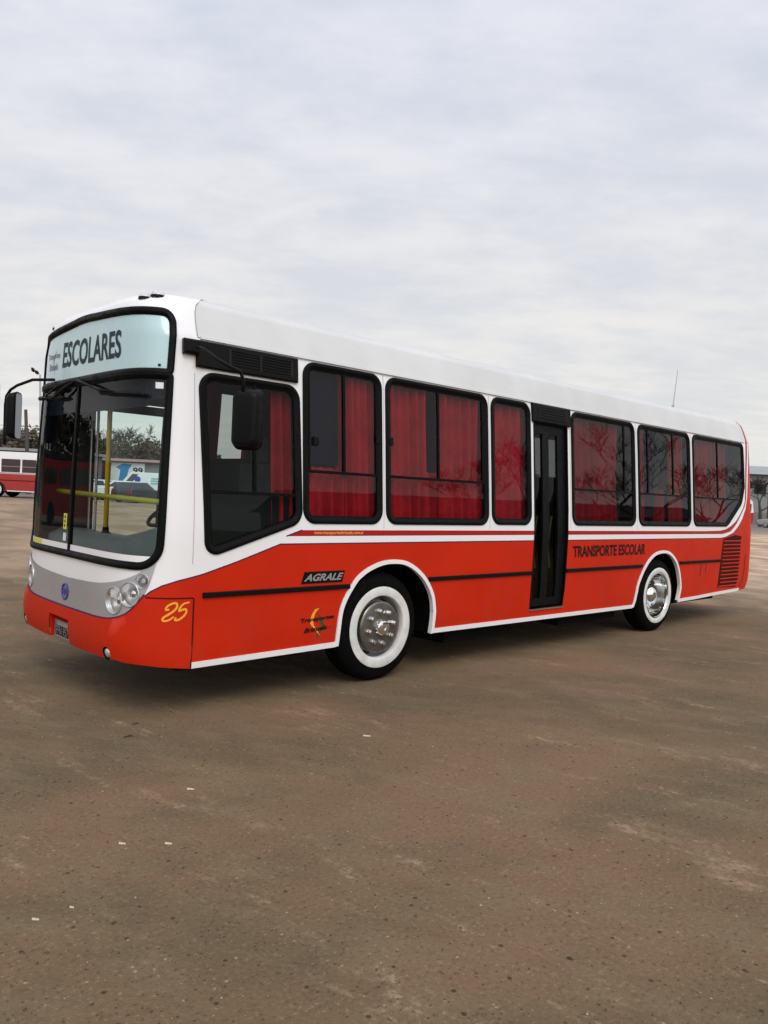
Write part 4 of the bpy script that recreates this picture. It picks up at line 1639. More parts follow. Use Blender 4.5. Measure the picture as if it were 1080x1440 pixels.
def ground_material():
    m = bpy.data.materials.new('lot_surface')
    m.use_nodes = True
    t = NT(m.node_tree)
    co = t.n('ShaderNodeTexCoord').outputs['Object']
    big = t.noise(t.turn(co, 25, (0.6, 1.1, 1)), 0.55, 6.0, 0.65)
    mid = t.noise(t.turn(co, 60, (0.6, 1.2, 1)), 2.4, 8.0, 0.72)
    fine = t.noise(co, 17.0, 7.0, 0.85)
    grain = t.noise(co, 48.0, 4.0, 0.85)
    c = t.mix(t.ramp(big, 0.36, 0.64), (0.122, 0.087, 0.048), (0.200, 0.124, 0.066))
    c = t.mix(t.math('MULTIPLY', t.ramp(mid, 0.44, 0.66), 0.65), c, (0.195, 0.142, 0.080))
    c = t.mix(t.math('MULTIPLY', t.ramp(t.noise(co, 1.3, 7.0, 0.7), 0.52, 0.70), 0.22), c, (0.095, 0.078, 0.046))
    # worn pale scuffs, broken up by the grit
    brk = t.ramp(fine, 0.46, 0.58)
    sc1 = t.noise(t.turn(co, 82, (0.55, 1.9, 1)), 1.7, 8.0, 0.72)
    c = t.mix(t.math('MULTIPLY', t.ramp(sc1, 0.565, 0.66), brk), c, (0.35, 0.255, 0.145))
    sc2 = t.noise(t.turn(co, 82, (0.7, 1.5, 1), (3, 9, 0)), 0.9, 8.0, 0.74)
    c = t.mix(t.math('MULTIPLY', t.ramp(sc2, 0.56, 0.68), t.ramp(fine, 0.40, 0.56)), c, (0.33, 0.225, 0.135))
    # sandy dirt farther out, with the paleness of grazing light put into its colour
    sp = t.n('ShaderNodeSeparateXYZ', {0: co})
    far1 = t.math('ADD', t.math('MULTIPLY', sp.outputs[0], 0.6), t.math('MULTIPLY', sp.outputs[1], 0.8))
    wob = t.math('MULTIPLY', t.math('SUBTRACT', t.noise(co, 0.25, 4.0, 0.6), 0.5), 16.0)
    sand_graze = t.math('MULTIPLY', t.ramp(t.math('ADD', far1, wob), 8.0, 14.0), t.ramp(t.math('SUBTRACT', sp.outputs[0], t.math('MULTIPLY', sp.outputs[1], 0.75)), -6.0, 8.0, 0.38, 1.0))
    sand_graze_c = t.mix(t.ramp(t.noise(t.mapping(co, scale=(1, 0.7, 1), rot=(0, 0, RAD(-35))), 0.5, 5.0, 0.6), 0.36, 0.64), (0.30, 0.225, 0.15), (0.62, 0.44, 0.285))
    c = t.mix(sand_graze, c, sand_graze_c)
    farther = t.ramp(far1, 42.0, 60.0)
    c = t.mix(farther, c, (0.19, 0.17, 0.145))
    # grit: dark and light stones
    c = t.mix(t.math('MULTIPLY', t.ramp(grain, 0.56, 0.68), 0.55), c, (0.40, 0.33, 0.24))
    c = t.mix(t.math('MULTIPLY', t.ramp(grain, 0.44, 0.33), 0.85), c, (0.025, 0.020, 0.015))
    c = t.mix(t.math('MULTIPLY', t.ramp(fine, 0.56, 0.70), 0.5), c, (0.060, 0.045, 0.032))
    vor = t.n('ShaderNodeTexVoronoi', {'Vector': co, 'Scale': 5.5})
    dots = t.ramp(vor.outputs['Distance'], 0.07, 0.045)
    sel = t.math('GREATER_THAN', t.n('ShaderNodeSeparateXYZ', {0: vor.outputs['Color']}).outputs[0], 0.90)
    c = t.mix(t.math('MULTIPLY', dots, sel), c, (0.045, 0.032, 0.024))
    for sc_, r_, cut, colr, k_ in ((15.0, 0.17, 0.72, (0.040, 0.030, 0.020), 0.85), (19.0, 0.14, 0.80, (0.36, 0.28, 0.18), 0.8), (31.0, 0.20, 0.70, (0.050, 0.038, 0.025), 0.7)):
        vo_ = t.n('ShaderNodeTexVoronoi', {'Vector': co, 'Scale': sc_})
        dd_ = t.ramp(vo_.outputs['Distance'], r_, r_ * 0.7)
        se_ = t.math('GREATER_THAN', t.n('ShaderNodeSeparateXYZ', {0: vo_.outputs['Color']}).outputs[0], cut)
        c = t.mix(t.math('MULTIPLY', t.math('MULTIPLY', dd_, se_), k_), c, colr)
    b = t.n('ShaderNodeBsdfPrincipled', {'Base Color': c, 'Roughness': 0.92, 'Specular IOR Level': 0.25})
    hsum = t.math('ADD', t.math('MULTIPLY', fine, 0.6), t.math('MULTIPLY', grain, 0.4))
    bn = t.n('ShaderNodeBump', {'Strength': 0.9, 'Distance': 0.015, 'Height': hsum})
    bn2 = t.n('ShaderNodeBump', {'Strength': 0.5, 'Distance': 0.06, 'Height': mid, 'Normal': bn.outputs[0]})
    t.set(b.inputs['Normal'], bn2.outputs[0])
    t.n('ShaderNodeOutputMaterial', {'Surface': b.outputs[0]})
    MATS['lot_surface'] = m


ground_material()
xs_ = [-900, -500, -250, -120, -60] + [-40 + 4 * i for i in range(41)] + [140, 180, 260, 420, 700, 1200]
ys_ = [-900, -500, -250, -120, -60] + [-40 + 4 * i for i in range(36)] + [120, 160, 260, 420, 700, 1200]
vs_ = [(x, y, gz(x, y)) for y in ys_ for x in xs_]
nx = len(xs_)
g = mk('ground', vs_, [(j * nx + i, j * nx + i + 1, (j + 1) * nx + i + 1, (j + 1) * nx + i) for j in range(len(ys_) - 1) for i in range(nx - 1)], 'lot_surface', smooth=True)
g['kind'] = 'structure'

# ------------------------------------------------------------------ camera rays -> world points, for setting things out at their own distances
KF, KX, KY = 1089.35, 540.0, 720.0


def at(px, py, dist):
    """point seen at photo pixel (px,py), at this distance along the view axis"""
    v = (px - KX, py - KY, KF)
    return Vector((sum(R[0][i] * v[i] for i in range(3)) * dist / KF, -5.1 + sum(R[1][i] * v[i] for i in range(3)) * dist / KF, 1.718 + sum(R[2][i] * v[i] for i in range(3)) * dist / KF))


def on_ground(px, py, dist):
    p = at(px, py, dist)
    return Vector((p.x, p.y, gz(p.x, p.y)))


VIEW_AZ = math.atan2(R[1][2], R[0][2])      # heading of the view axis
ACROSS = VIEW_AZ - math.pi / 2              # heading of "to the right" in the picture

# litter: pale chips of wood on the lot
principled('pale_wood', (0.62, 0.52, 0.40), 0.8)
principled('dark_twig', (0.035, 0.025, 0.018), 0.9)
chips = [(268, 1111, 10, 'pale wood chip on the bare lot below the bus bumper, alone'),
         (516, 1036, 11, 'pale wood chip on the ground in front of the front wheel, nearest the bus'),
         (172, 1188, 10, 'pale wood chip, left one of the side by side pair on the lot'),
         (237, 1188, 10, 'pale wood chip, right one of the side by side pair on the lot'),
         (50, 1295, 10, 'pale wood chip at the lower left edge of the lot'),
         (101, 1278, 6, 'tiny pale wood chip just above the lower left one')]
for px, py, L, lab in chips:
    v = [sum(R[i][k] * (px - KX, py - KY, KF)[k] for k in range(3)) for i in range(3)]
    t = -1.718 / v[2]
    p = Vector((v[0] * t, -5.1 + v[1] * t, 0.0))
    ln = L * t * 0.5
    d = Vector((math.cos(ACROSS + 0.06), math.sin(ACROSS + 0.06), 0))
    q = Vector((-d.y, d.x, 0))
    mb = MB()
    wd = ln * 0.20
    mb.add([p - d * ln - q * wd * 0.7 + Vector((0, 0, 0.003)), p + d * ln - q * wd * 0.3 + Vector((0, 0, 0.003)), p + d * ln + q * wd * 0.3 + Vector((0, 0, 0.003)), p - d * ln + q * wd + Vector((0, 0, 0.003)),
            p - d * ln * 0.96 - q * wd * 0.5 + Vector((0, 0, 0.012)), p + d * ln * 0.9 + Vector((0, 0, 0.009)), p + d * ln * 0.9 + q * wd * 0.2 + Vector((0, 0, 0.009)), p - d * ln * 0.96 + q * wd * 0.8 + Vector((0, 0, 0.012))],
           [(0, 3, 2, 1), (4, 5, 6, 7), (0, 1, 5, 4), (1, 2, 6, 5), (2, 3, 7, 6), (3, 0, 4, 7)])
    tag(mb.build('wood_chip', 'pale_wood'), lab, 'wood chip', 'wood chips on the lot')
for px, py, L, lab in ((181, 1037, 7, 'short dark twig on the lot below the bumper, nearer one of two'), (191, 1019, 5, 'short dark twig on the lot below the bumper, closer to the bus')):
    v = [sum(R[i][k] * (px - KX, py - KY, KF)[k] for k in range(3)) for i in range(3)]
    t = -1.718 / v[2]
    p = Vector((v[0] * t, -5.1 + v[1] * t, 0.006))
    d = Vector((math.cos(ACROSS + 0.5), math.sin(ACROSS + 0.5), 0)) * (L * t)
    mb = MB()
    mb.tube([p - d, p + Vector((0.01, 0.006, 0.004)), p + d], [0.003, 0.0045, 0.002], 6)
    tag(mb.build('twig', 'dark_twig'), lab, 'twig', 'twigs on the lot')

# loose grit, too many stones to count
rnd = random.Random(5)
mb = MB()
for k in range(2600):
    a = VIEW_AZ + rnd.uniform(-0.62, 0.62)
    r_ = 2.4 + 13 * rnd.random() ** 1.3
    x, y = r_ * math.cos(a), -5.1 + r_ * math.sin(a)
    if 2.3 < x < 13.4 and -0.02 < y < 2.5:
        continue
    sz = rnd.choice((0.002, 0.002, 0.003, 0.005)) * rnd.uniform(0.7, 1.4)
    dv = [Vector((rnd.uniform(-1, 1), rnd.uniform(-1, 1), rnd.uniform(0.2, 0.8))) for _ in range(1)]
    c_ = Vector((x, y, sz * 0.3))
    q = [c_ + Vector((sz * math.cos(t) * rnd.uniform(0.7, 1.3), sz * math.sin(t) * rnd.uniform(0.7, 1.3), 0)) for t in (0, 1.6, 3.1, 4.7)]
    top = c_ + Vector((sz * 0.2, 0, sz * 0.9))
    mi = 0 if rnd.random() < 0.22 else 1
    mb.add(q + [top], [(0, 1, 4), (1, 2, 4), (2, 3, 4), (3, 0, 4)], mi)
principled('grit_pale', (0.30, 0.25, 0.18), 0.9)
principled('grit_dark', (0.06, 0.045, 0.032), 0.9)
go = mb.build('gravel', ['grit_pale', 'grit_dark'])
tag(go, 'loose grit scattered over the brown lot', 'gravel', kind='stuff')

# ================================================================== VEHICLES FAR BEHIND
principled('car_white', (0.74, 0.74, 0.72), 0.3, coat=0.5)
principled('car_dark', (0.025, 0.028, 0.04), 0.3, coat=0.5)
principled('car_silver', (0.45, 0.46, 0.48), 0.3, metal=0.4, coat=0.5)
principled('old_red', (0.33, 0.020, 0.016), 0.35, coat=0.3, vary=0.08)
principled('car_window', (0.02, 0.025, 0.03), 0.06, spec=0.8)
principled('window_maroon', (0.030, 0.008, 0.010), 0.15, spec=0.7)
principled('lamp_red', (0.30, 0.01, 0.01), 0.3)
principled('sign_blue', (0.02, 0.22, 0.45), 0.5)
principled('sign_teal', (0.05, 0.35, 0.38), 0.5)
principled('logo_blue', (0.03, 0.06, 0.35), 0.5)


def solid(mb, prof, y0, y1, mi=0, top=None):
    """extrude a side outline (x,z) across y; top=(z, inset) pulls everything above z inwards"""
    def yy(z, y):
        if top and z > top[0] + 1e-4:
            return y + (top[1] if y < 0 else -top[1]) * min(1, (z - top[0]) / max(0.05, top[2]))
        return y
    n_ = len(prof)
    a = [(x, yy(z, y0), z) for x, z in prof]
    b = [(x, yy(z, y1), z) for x, z in prof]
    mb.add(a + b, [tuple(range(n_)), tuple(reversed(range(n_, 2 * n_)))] + [((i + 1) % n_, i, n_ + i, n_ + (i + 1) % n_) for i in range(n_)], mi)


def car(name, label, cat, loc, rz, L, W, lower, cab, cabw, zb, zr, paint, wins, wx, wr, glassm='car_window', group=None, lower2=None):
    """lower: side outline of the lower body; cab: 4 points of the cabin; wins: pairs of fractions along the cabin side"""
    root = thing(name, label, cat, loc, rz, group)
    mb = MB()
    solid(mb, lower, -W / 2, W / 2)
    solid(mb, cab, -cabw[0] / 2, cabw[0] / 2, 0, (zb, (cabw[0] - cabw[1]) / 2, zr - zb))
    bo = mb.build('body', paint, root, angle=35)
    mod = bo.modifiers.new('edge', 'BEVEL')
    mod.width = 0.035
    mod.segments = 2
    mod.limit_method = 'ANGLE'
    (x0, z0), (x1, z1), (x2, z2), (x3, z3) = cab      # rear-bottom, rear-top, front-top, front-bottom
    for (a, b) in wins:
        for sd in (-1, 1):
            def pt(u, v):
                xb = x0 + (x3 - x0) * u
                xt = x1 + (x2 - x1) * u
                x = xb + (xt - xb) * v
                z = z0 + (z1 - z0) * v
                y = sd * (cabw[0] / 2 + (cabw[1] - cabw[0]) / 2 * v + 0.012)
                return (x, y, z)
            q = [pt(a, 0.12), pt(b, 0.12), pt(b, 0.86), pt(a, 0.86)]
            o = mk('side_window', q, [(0, 1, 2, 3)], glassm, root)
    for nm, (p, q), s in (('rear_window', (cab[0], cab[1]), -1), ('windscreen', (cab[3], cab[2]), 1)):
        d = Vector((q[0] - p[0], q[1] - p[1]))
        nl = Vector((d.y, -d.x)).normalized() * 0.012 * (1 if s > 0 else -1)
        def pt2(v, k):
            c_ = Vector(p) + d * v + nl
            w_ = cabw[0] / 2 + (cabw[1] - cabw[0]) / 2 * v
            return (c_.x, k * (w_ - 0.10), c_.y)
        mk(nm, [pt2(0.12, -1), pt2(0.12, 1), pt2(0.88, 1), pt2(0.88, -1)], [(0, 1, 2, 3)], glassm, root)
    for x in wx:
        for sd in (-1, 1):
            mb = MB()
            mb.lathe([(wr * 0.62, 0.0), (wr * 0.66, 0.012), (wr * 0.95, 0.008), (wr, -0.03), (wr, -0.20), (0.02, -0.2)], (x, sd * (W / 2 - 0.01), wr), (0, sd, 0), 24)
            w_ = mb.build('wheel', 'tyre_rubber', root, angle=40)
            mb = MB()
            mb.lathe([(wr * 0.63, 0.002), (wr * 0.55, -0.015), (wr * 0.2, 0.005), (0.001, 0.008)], (x, sd * (W / 2 - 0.01), wr), (0, sd, 0), 20)
            mb.build('rim', 'rim_grey', w_)
    xf_ = max(p[0] for p in lower)
    xr_ = min(p[0] for p in lower)
    for sd in (-1, 1):
        mb = MB()
        mb.box((xf_ - 0.10, sd * (W / 2 - 0.25) - 0.14, zb - 0.28), (xf_ + 0.012, sd * (W / 2 - 0.25) + 0.14, zb - 0.14))
        mb.build('headlight', 'lamp_lens', root)
        mb = MB()
        mb.box((xr_ - 0.012, sd * (W / 2 - 0.16) - 0.10, zb - 0.30), (xr_ + 0.10, sd * (W / 2 - 0.16) + 0.10, zb - 0.06))
        mb.build('tail_lamp', 'lamp_red', root)
    mb = MB()
    mb.box((xf_ - 0.08, -W / 2 + 0.05, 0.30), (xf_ + 0.03, W / 2 - 0.05, 0.46))
    mb.box((xr_ - 0.03, -W / 2 + 0.05, 0.32), (xr_ + 0.08, W / 2 - 0.05, 0.48))
    mb.build('bumper', 'black_plastic', root)
    return root


# old red bus side-on at the left edge
fb_p = on_ground(6.5, 697, 52)
fb = thing('bus', 'old red and white bus parked far off at the left edge', 'bus', fb_p, ACROSS)
mb = MB()
pr = [(-6.5, 0.42), (3.6, 0.42), (3.75, 0.7), (3.72, 1.55), (-6.6, 1.55), (-6.6, 0.6)]
solid(mb, pr, -1.22, 1.22)
bo = mb.build('body', 'old_red', fb, angle=30)
mb = MB()
pr = [(-6.6, 1.55), (3.72, 1.55), (3.60, 2.60), (3.40, 2.88), (3.0, 3.0), (-6.2, 3.0), (-6.5, 2.85), (-6.6, 2.5)]
solid(mb, pr, -1.22, 1.22, 0, (2.5, 0.16, 0.5))
mb.build('upper_body', 'car_white', fb, angle=30)
for k, (a, b) in enumerate(((-6.2, -4.6), (-4.45, -3.0), (-2.85, -1.35), (-1.2, 0.0), (0.32, 1.55), (1.68, 2.6), (2.7, 3.45))):
    for sd in (-1, 1):
        y = sd * 1.228
        wo = mk('window', [(a, y, 1.66), (b, y, 1.66), (b, y, 2.52), (a, y, 2.52)], [(0, 1, 2, 3)], 'window_maroon', fb)
        mb = MB()
        mb.box((a, sd * 1.232 - 0.004, 2.02), (b, sd * 1.232 + 0.004, 2.05))
        mb.build('window_bar', 'badge_grey', wo)
for sd in (-1, 1):
    for x in (-4.6, 0.0):
        mb = MB()
        n_ = 20
        vs_ = [(x + 0.66 * math.cos(math.pi * i / n_), sd * 1.226, 0.45 + 0.62 * math.sin(math.pi * i / n_)) for i in range(n_ + 1)]
        mb.add(vs_, [tuple(range(n_ + 1))])
        mb.build('wheel_arch', 'black_gap', fb)
        mb = MB()
        mb.lathe([(0.30, 0.03), (0.46, 0.035), (0.5, 0.0), (0.5, -0.25), (0.02, -0.25)], (x, sd * 1.225, 0.5), (0, sd, 0), 28)
        w_ = mb.build('wheel', 'tyre_rubber', fb, angle=40)
        mb = MB()
        mb.lathe([(0.40, 0.040), (0.36, 0.05), (0.29, 0.045), (0.27, 0.02)], (x, sd * 1.225, 0.5), (0, sd, 0), 28)
        mb.build('whitewall_ring', 'whitewall', w_, smooth=True)
        mb = MB()
        mb.lathe([(0.28, 0.0), (0.12, 0.0), (0.11, 0.06), (0.001, 0.075)], (x, sd * 1.225, 0.5), (0, sd, 0), 20)
        mb.build('rim', 'lamp_silver', w_)
    mb = MB()
    mb.box((-6.55, sd * 1.226 - 0.006, 1.10), (3.70, sd * 1.226 + 0.006, 1.15))
    mb.build('rub_strip', 'dark_red', fb)
    mb = MB()
    mb.box((-6.55, sd * 1.228 - 0.006, 1.58), (3.68, sd * 1.228 + 0.006, 1.63))
    mb.build('window_sill', 'badge_grey', fb)
    mb = MB()
    mb.box((0.75, sd * 1.228 - 0.006, 0.40), (3.6, sd * 1.228 + 0.006, 0.46))
    mb.build('skirt_trim', 'car_white', fb)

# estate car, van, dark hatchback beyond the windscreen
RZ = ACROSS
p = on_ground(166, 700, 56)
car('estate_car', 'white estate car parked side-on beyond the bus, in front of the white van', 'car', p, RZ + math.pi, 4.3, 1.68,
    [(-2.15, 0.35), (2.10, 0.30), (2.15, 0.62), (2.0, 0.84), (1.05, 0.93), (-2.15, 0.95), (-2.2, 0.6)], [(-2.12, 0.93), (-1.70, 1.42), (0.15, 1.44), (0.95, 0.93)], (1.6, 1.3), 0.93, 1.44, 'car_white',
    ((0.09, 0.33), (0.37, 0.62), (0.66, 0.90)), (-1.3, 1.35), 0.30)
p = on_ground(205, 695, 66)
v_ = car('van', 'white panel van with blue lettering beyond the white estate car', 'van', p, RZ + math.pi, 5.4, 1.95,
         [(-2.7, 0.40), (2.65, 0.35), (2.7, 0.75), (2.5, 1.08), (1.9, 1.22), (-2.7, 1.22)], [(-2.70, 1.22), (-2.62, 2.20), (1.05, 2.22), (1.90, 1.22)], (1.93, 1.75), 1.22, 2.2, 'car_white',
         ((0.80, 0.93),), (-1.6, 1.75), 0.34)
ys = 0.98
mb = MB()
for zz, w_ in ((1.66, 1.05), (1.46, 1.15), (1.26, 1.25)):
    # three blurred lines of lettering, too far off to read
    n_ = 9
    for i in range(n_):
        a = -0.70 - w_ * i / n_
        mb.box((a - w_ / n_ * 0.72, ys - 0.02 - (zz - 1.22) * 0.1, zz), (a, ys + 0.004 - (zz - 1.22) * 0.1, zz + 0.12))
mb.build('lettering', 'sign_teal', v_)
mb = MB()
mb.lathe([(0.26, 0.0), (0.26, 0.012), (0.17, 0.014), (0.001, 0.014)], (0.45, ys - 0.03, 1.62), (0, 1, 0), 20)
mb.box((0.15, ys - 0.02, 1.18), (0.75, ys + 0.005, 1.28))
mb.build('logo', 'logo_blue', v_)
p = on_ground(194, 712, 54)
car('hatchback', 'dark blue hatchback parked nearest the bus windscreen, seen through it', 'car', p, RZ + 1.25, 3.8, 1.65,
    [(-1.9, 0.34), (1.85, 0.30), (1.9, 0.62), (1.75, 0.80), (0.95, 0.90), (-1.85, 0.92), (-1.92, 0.6)], [(-1.85, 0.90), (-1.45, 1.38), (0.1, 1.40), (0.85, 0.90)], (1.58, 1.25), 0.90, 1.40, 'car_dark',
    ((0.10, 0.46), (0.50, 0.88)), (-1.15, 1.2), 0.29)
p = on_ground(132, 695, 60)
car('parked_car', 'white car nosing in behind the hand pole at the left of the estate car', 'car', p, RZ + math.pi - 0.3, 4.3, 1.7,
    [(-2.15, 0.35), (2.10, 0.30), (2.15, 0.62), (2.0, 0.84), (1.05, 0.95), (-2.15, 0.97), (-2.2, 0.6)], [(-1.9, 0.95), (-1.4, 1.44), (0.2, 1.46), (0.95, 0.95)], (1.6, 1.3), 0.95, 1.45, 'car_white',
    ((0.09, 0.46), (0.5, 0.9)), (-1.3, 1.35), 0.31)
# silver car at the right edge
p = on_ground(1098, 741, 80)
car('parked_car', 'silver car parked far off at the right edge under the bare tree', 'car', p, RZ + 2.5, 4.2, 1.7,
    [(-2.1, 0.34), (2.05, 0.30), (2.1, 0.62), (1.95, 0.82), (1.05, 0.93), (-1.6, 0.97), (-2.1, 0.90), (-2.12, 0.6)], [(-1.75, 0.93), (-1.1, 1.42), (0.15, 1.44), (1.0, 0.93)], (1.6, 1.25), 0.93, 1.44, 'car_silver',
    ((0.12, 0.46), (0.50, 0.88)), (-1.3, 1.3), 0.30)
# tail of another red bus beside the rear corner
p = on_ground(1036, 741, 78)
rb = thing('bus', 'end of a distant red bus showing past the rear corner of the near bus', 'bus', p, ACROSS)
mb = MB()
solid(mb, [(-9.0, 0.42), (0.95, 0.42), (1.05, 0.8), (1.05, 1.5), (-9.0, 1.5)], -1.2, 1.2)
mb.build('body', 'old_red', rb, angle=30)
mb = MB()
solid(mb, [(-9.0, 1.5), (1.05, 1.5), (0.95, 2.6), (0.7, 2.85), (-9.0, 2.85)], -1.2, 1.2, 0, (2.4, 0.15, 0.45))
mb.build('upper_body', 'car_white', rb, angle=30)
for a, b in ((-7, -5.5), (-5.3, -3.8), (-3.6, -2.1), (-1.9, -0.5), (-0.35, 0.8)):
    for sd in (-1, 1):
        mk('window', [(a, sd * 1.208, 1.6), (b, sd * 1.208, 1.6), (b, sd * 1.208, 2.35), (a, sd * 1.208, 2.35)], [(0, 1, 2, 3)], 'window_maroon', rb)
mk('end_window', [(1.052, -1.0, 1.62), (1.052, 1.0, 1.62), (0.985, 1.0, 2.4), (0.985, -1.0, 2.4)], [(0, 1, 2, 3)], 'car_window', rb)
for x in (-6.5, -1.2):
    for sd in (-1, 1):
        mb = MB()
        mb.lathe([(0.001, 0.02), (0.30, 0.02), (0.48, 0.02), (0.5, 0.0), (0.5, -0.25)], (x, sd * 1.2, 0.5), (0, sd, 0), 20)
        mb.build('wheel', 'tyre_rubber', rb, angle=40)

# ================================================================== BUILDINGS, WALLS
principled('plaster_grey', (0.22, 0.225, 0.215), 0.9, vary=0.12, vscale=0.4)
principled('plaster_dark', (0.17, 0.165, 0.155), 0.9, vary=0.15, vscale=0.5)
principled('roof_sheet', (0.30, 0.31, 0.30), 0.6, vary=0.08, vscale=0.3)
principled('roof_pink', (0.48, 0.30, 0.25), 0.8, vary=0.1, vscale=0.4)
principled('shed_dark', (0.045, 0.04, 0.05), 0.8)
principled('tower_grey', (0.36, 0.37, 0.39), 0.8)
principled('pole_wood', (0.075, 0.062, 0.050), 0.9, vary=0.2)
principled('pole_steel', (0.38, 0.39, 0.40), 0.5, metal=0.3)

# long low shed behind the old bus
p = on_ground(20, 690, 66)
t_ = thing('shed', 'long low shed with a pale flat roof edge behind the distant old bus', 'shed', p, ACROSS)
mb = MB()
mb.box((-16, 0.0, -0.4), (5.2, 6.0, 3.55))
mb.build('wall', 'plaster_dark', t_)
mb = MB()
mb.box((-16.4, -0.6, 3.553), (5.5, 6.4, 3.78))
mb.build('roof', 'roof_sheet', t_)
mb = MB()
mb.box((-14.0, -0.03, 0.0), (-10.5, 0.03, 2.8))
mb.box((-2.0, -0.03, 0.0), (1.5, 0.03, 2.8))
mb.build('shed_door', 'shed_dark', t_)

# yard wall with the painted sign, seen through the windscreen
p = on_ground(150, 690, 74)
t_ = thing('yard_building', 'grey yard building with pinkish roof edge and blue painted sign, behind the white van', 'building', p, ACROSS)
mb = MB()
mb.box((-6.5, 0.0, -0.4), (9.0, 7.0, 3.30))
mb.build('wall', 'plaster_grey', t_)
mb = MB()
mb.box((-6.8, -0.5, 3.303), (9.3, 7.3, 3.55))
mb.build('roof', 'roof_pink', t_)
mb = MB()
mb.box((-6.3, -0.04, 0.0), (-0.2, 0.04, 2.9))
mb.build('gate', 'shed_dark', t_)
mb = MB()
mb.box((0.35, -0.06, 1.2), (3.55, 0.02, 3.18))
sg = mb.build('sign_board', 'car_white', t_)
mb = MB()
mb.add([(1.1, -0.07, 1.25), (1.75, -0.07, 1.25), (2.05, -0.07, 2.55), (2.35, -0.07, 3.05), (1.5, -0.07, 3.1), (0.8, -0.07, 2.75), (1.25, -0.07, 2.5)], [(0, 1, 2, 6), (2, 3, 4, 5, 6)])
mb.build('sign_figure', 'sign_blue', sg)
vs_, fs_ = text_mesh('99', 0.03)
mk('lettering', [(2.45 + 0.95 * u, -0.07, 2.15 + 0.62 * v) for u, v in vs_], fs_, 'teal_letter', sg)

# tall pale building corner at the very left
p = on_ground(-33, 690, 95)
t_ = thing('tower_block', 'tall pale tower far off at the left edge behind the mirror', 'tower', p, ACROSS)
mb = MB()
mb.box((-1.4, 0.0, -0.4), (1.15, 2.6, 12.8))
mb.build('wall', 'tower_grey', t_)
mb = MB()
for k in range(5):
    mb.box((-1.41, -0.02, 1.2 + 2.4 * k), (1.16, -0.003, 1.26 + 2.4 * k))
mb.build('ledge', 'plaster_grey', t_)

# grey hall at the right edge
p = on_ground(1070, 738, 96)
t_ = thing('hall', 'wide grey hall with a long pale roof behind the bare tree at the right edge', 'building', p, ACROSS + 0.04)
mb = MB()
mb.box((-3.0, 0.0, -0.5), (24, 12, 6.2))
mb.build('wall', 'plaster_grey', t_)
mb = MB()
mb.add([(-3.6, -0.8, 6.202), (24.6, -0.8, 6.202), (24.6, 6.5, 7.6), (-3.6, 6.5, 7.6), (-3.6, 12.8, 6.202), (24.6, 12.8, 6.202)], [(0, 1, 2, 3), (3, 2, 5, 4), (0, 3, 4), (1, 5, 2), (0, 4, 5, 1)])
mb.build('roof', 'roof_sheet', t_)
for x in (-1.1, 3.4, 8.0, 12.6):
    mb = MB()
    mb.box((x, -0.05, 3.8), (x + 1.5, 0.03, 5.0))
    mb.build('window', 'car_window', t_)
mb = MB()
mb.box((-3.0, -0.06, 0.0), (24, 0.04, 1.5))
mb.build('plinth', 'plaster_dark', t_)

# ------------------------------------------------------------------ poles, lamp post, wires
p = on_ground(40.5, 690, 62)
mb = MB()
top = at(36.2, 576, 62)
mb.tube([(p.x, p.y, p.z - 0.3), (top.x, top.y, top.z)], [0.17, 0.12], 10)
wp = mb.build('utility_pole', 'pole_wood')
tag(wp, 'bare leaning wooden utility pole behind the distant old bus', 'utility pole')
p = on_ground(58, 690, 60)
top = at(56.5, 527, 60)
lt = thing('street_lamp', 'tall double headed street lamp standing behind the near bus mirror', 'street lamp', p)
mb = MB()
h_ = top.z - p.z
mb.tube([(0, 0, -0.2), (top.x - p.x, top.y - p.y, h_)], [0.11, 0.07], 10)
mb.build('pole', 'pole_steel', lt)
e = at(45.5, 520, 60) - p
mb = MB()
mb.tube([(top.x - p.x, top.y - p.y, h_), tuple(e)], 0.035, 8)
mb.build('arm', 'pole_steel', lt)
for q0, q1 in (((44.5, 517.0), (48.0, 522.5)), ((48.5, 521.0), (54, 525.5))):
    a, b = at(*q0, 60) - p, at(*q1, 60) - p
    mb = MB()
    mb.tube([a, a * 0.5 + b * 0.5, b], [0.05, 0.14, 0.10], 8)
    mb.build('lamp_head', 'black_plastic', lt)
p = on_ground(5, 690, 88)


def wire(name, lab, a, b, sag, r=0.018):
    n_ = 14
    pts_ = [a.lerp(b, i / n_) - Vector((0, 0, sag * 4 * (i / n_) * (1 - i / n_))) for i in range(n_ + 1)]
    mb = MB()
    mb.tube(pts_, r, 5)
    o = mb.build(name, 'black_plastic')
    tag(o, lab, 'cable', 'overhead cables at the left')


wire('overhead_cable', 'upper thin overhead cable sagging across the sky at the left edge', at(-60, 588, 64), at(120, 594, 64), 0.5, 0.015)
wire('overhead_cable', 'thicker overhead cable just above the trees at the left edge', at(-60, 602, 63), at(140, 614, 63), 0.4, 0.028)
wire('overhead_cable', 'lowest overhead cable crossing in front of the tree tops at the left', at(-60, 613, 63), at(140, 619, 63), 0.25, 0.028)
wire('overhead_cable', 'faint overhead cable crossing the sky seen through the windscreen', at(100, 622, 70), at(260, 628, 70), 0.3, 0.02)

